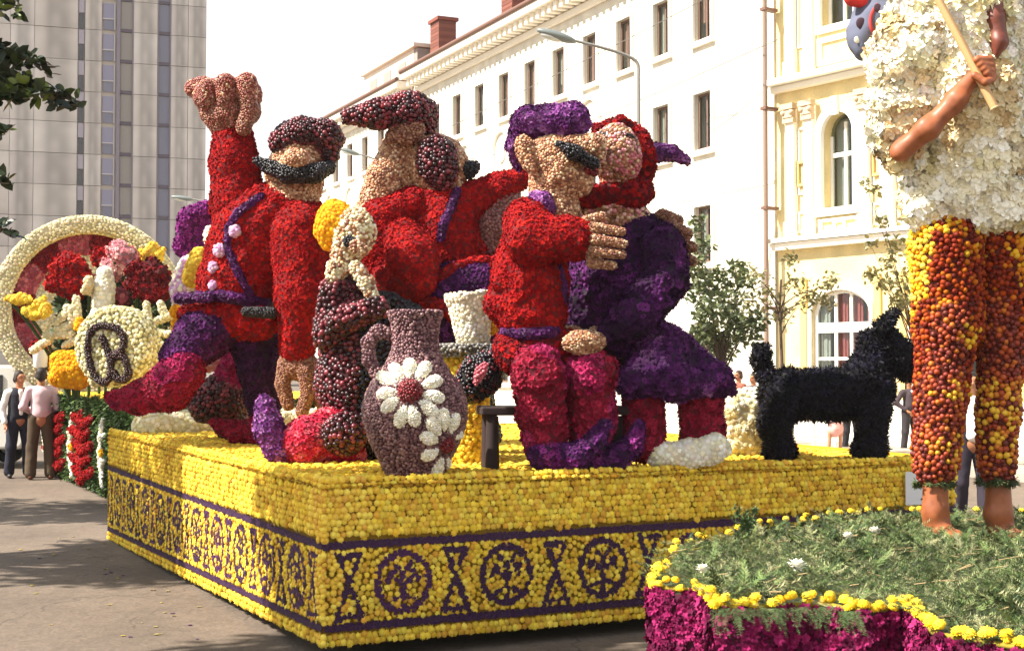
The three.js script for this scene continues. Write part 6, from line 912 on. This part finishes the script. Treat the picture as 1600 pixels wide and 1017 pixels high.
{
  const A = P(1128, 575, 23).setY(0); tree('dark leafy young tree standing behind the woman in purple', A, px3([[1090, 350, 16, 26], [1098, 385, 18, 40], [1084, 415, 18, 46], [1115, 440, 26, 80], [1092, 455, 24, 90], [1140, 470, 26, 90], [1110, 490, 26, 120], [1150, 505, 24, 110], [1100, 525, 24, 110], [1130, 540, 24, 120], [1170, 520, 22, 90], [1185, 500, 16, 40], [1160, 440, 18, 40], [1150, 420, 18, 34]], 23), 0.1, 40, ['#56643a', '#46542c', '#687446', '#7c8452'], 0.05, { fork: V(0, 1.9, 0) });
  const Bb = P(1220, 575, 27).setY(0); tree('sparse young tree with a thin trunk in front of the drainpipe', Bb, px3([[1185, 440, 24, 34], [1165, 425, 18, 26], [1180, 478, 22, 34], [1205, 462, 18, 30], [1236, 405, 16, 24], [1245, 440, 18, 30], [1262, 470, 20, 36], [1284, 458, 18, 34], [1300, 438, 14, 26], [1222, 492, 18, 24], [1296, 476, 12, 18], [1160, 470, 18, 30]], 27), 0.1, 30, ['#7a7848', '#8c8654', '#66683a', '#9a9060'], 0.04, { fork: V(0, 3.0, 0) });
  const Cc = P(1432, 575, 24).setY(0); tree('sparse sunlit tree half hidden behind the giant figure', Cc, px3([[1352, 285, 8, 10], [1368, 296, 9, 14], [1380, 345, 12, 16], [1360, 380, 12, 16], [1400, 380, 16, 26], [1390, 410, 16, 26], [1362, 430, 14, 22], [1410, 440, 18, 34], [1382, 445, 14, 26], [1424, 470, 20, 40], [1440, 400, 30, 60], [1450, 330, 30, 50], [1405, 470, 14, 24]], 24), 0.1, 30, ['#8a8450', '#a0955c', '#767444'], 0.045, { fork: V(0, 2.4, 0) });
}
{ // the row of trees along the left kerb, outside the picture, whose shade falls on the road and the float
  const crown = (c, R, n, r) => { const l = []; for (let i = 0; i < n; i++) { const a = V(rr(-1, 1), rr(-0.8, 0.8), rr(-1, 1)); if (a.lengthSq() > 1) { i--; continue; } l.push([a.multiplyScalar(R).add(c), r]); } return l; };
  const green = ['#33461c', '#3f5424', '#2a3a16', '#4c6030'];
  tree('leafy roadside tree at the left kerb beside the near corner of the yellow float', V(-6.3, 0, -7.6), crown(V(-6.3, 6.2, -7.7), 0.95, 18, 0.45), 0.16, 130, green, 0.14, { fork: V(0, 3.4, 0) });
  tree('leafy roadside tree at the left kerb, second along the row', V(-8.8, 0, -12.2), crown(V(-8.7, 6.3, -12.2), 1.7, 36, 0.55), 0.17, 130, green, 0.16, { fork: V(0, 3.6, 0) });
  tree('leafy roadside tree at the left kerb, third along the row', V(-12.0, 0, -16.4), crown(V(-11.8, 6.2, -16.2), 1.9, 28, 0.6), 0.18, 110, green, 0.16, { fork: V(0, 3.6, 0) });
  // nearest tree: its branches hang into the upper left of the picture
  const base = V(-4.9, 0, -6.9), t = thing('street_tree', 'tree with dark leaves hanging into the upper left corner of the view', 'tree', base), Z = 7;
  mesh('trunk', limb([V(0, 0, 0), V(0.05, 1.6, 0), V(0.1, 3.2, 0), V(0.1, 4.6, 0)], [0.13, 0.1, 0.06]), bark, t);
  mesh('crown', leaves(crown(V(0.1, 4.7, 0), 1.0, 14, 0.4), 0.1, 40, green), leafMat, t);
  const lm = ['#24301a', '#2e3d1e', '#1c2613', '#3d4e22', '#6a7a2c'].map((h) => new THREE.MeshPhysicalMaterial({ color: h, roughness: 0.5, transmission: 0.25, thickness: 0, side: THREE.DoubleSide }));
  const lg = [0, 1, 2].map(() => leaves([[V(), 0.0001, 1]], 1, 1, ['#ffffff'])); lg.forEach((g) => g.deleteAttribute('color')); let k = 0;
  for (let [pts, n, w] of [[[[-120, 20], [-20, 10], [34, 8]], 16, 16], [[[-120, 40], [-10, 70], [20, 85], [70, 105]], 26, 18], [[[-120, 90], [-10, 110], [40, 130], [80, 145], [118, 160]], 40, 17], [[[-120, 120], [-20, 140], [20, 150], [40, 152]], 20, 15], [[[-120, 190], [-20, 200], [10, 206]], 12, 12], [[[-120, 250], [-20, 270], [16, 284]], 14, 10], [[[-120, 330], [-20, 345], [20, 372]], 14, 13]]) {
    const cv = new THREE.CatmullRomCurve3(pts.map((q, i) => P(q[0], q[1], Z + 0.05 * i).sub(base)));
    mesh('branch', limb([V(0.05, 2.6 + rnd() * 0.6, 0), ...cv.getPoints(5)], [0.03, 0.012, 0.004], 5), bark, t);
    n = Math.round(n * 1.8); for (let i = 0; i < n; i++) { const u = 0.35 + 0.65 * (i + rnd()) / n, p = cv.getPointAt(Math.min(1, u)), l = new THREE.Mesh(lg[i % 3], lm[rnd() < 0.12 ? 4 : Math.floor(rnd() * 4)]); l.name = k ? 'leaf_' + String(k).padStart(3, '0') : 'leaf'; k++; l.position.copy(p).add(V(rr(-1, 1), rr(-1.2, 0.8), rr(-2, 2)).multiplyScalar(w * 0.6 * Z / F)); l.rotation.set(rr(-1.2, 1.2), rnd() * 6.28, rr(-1.3, 0.3)); l.scale.setScalar(rr(0.045, 0.078)); l.castShadow = l.receiveShadow = true; t.add(l); }
  }
}
scene.fog = new THREE.FogExp2('#f4efe8', 0.0004);
renderer.render(scene, camera);
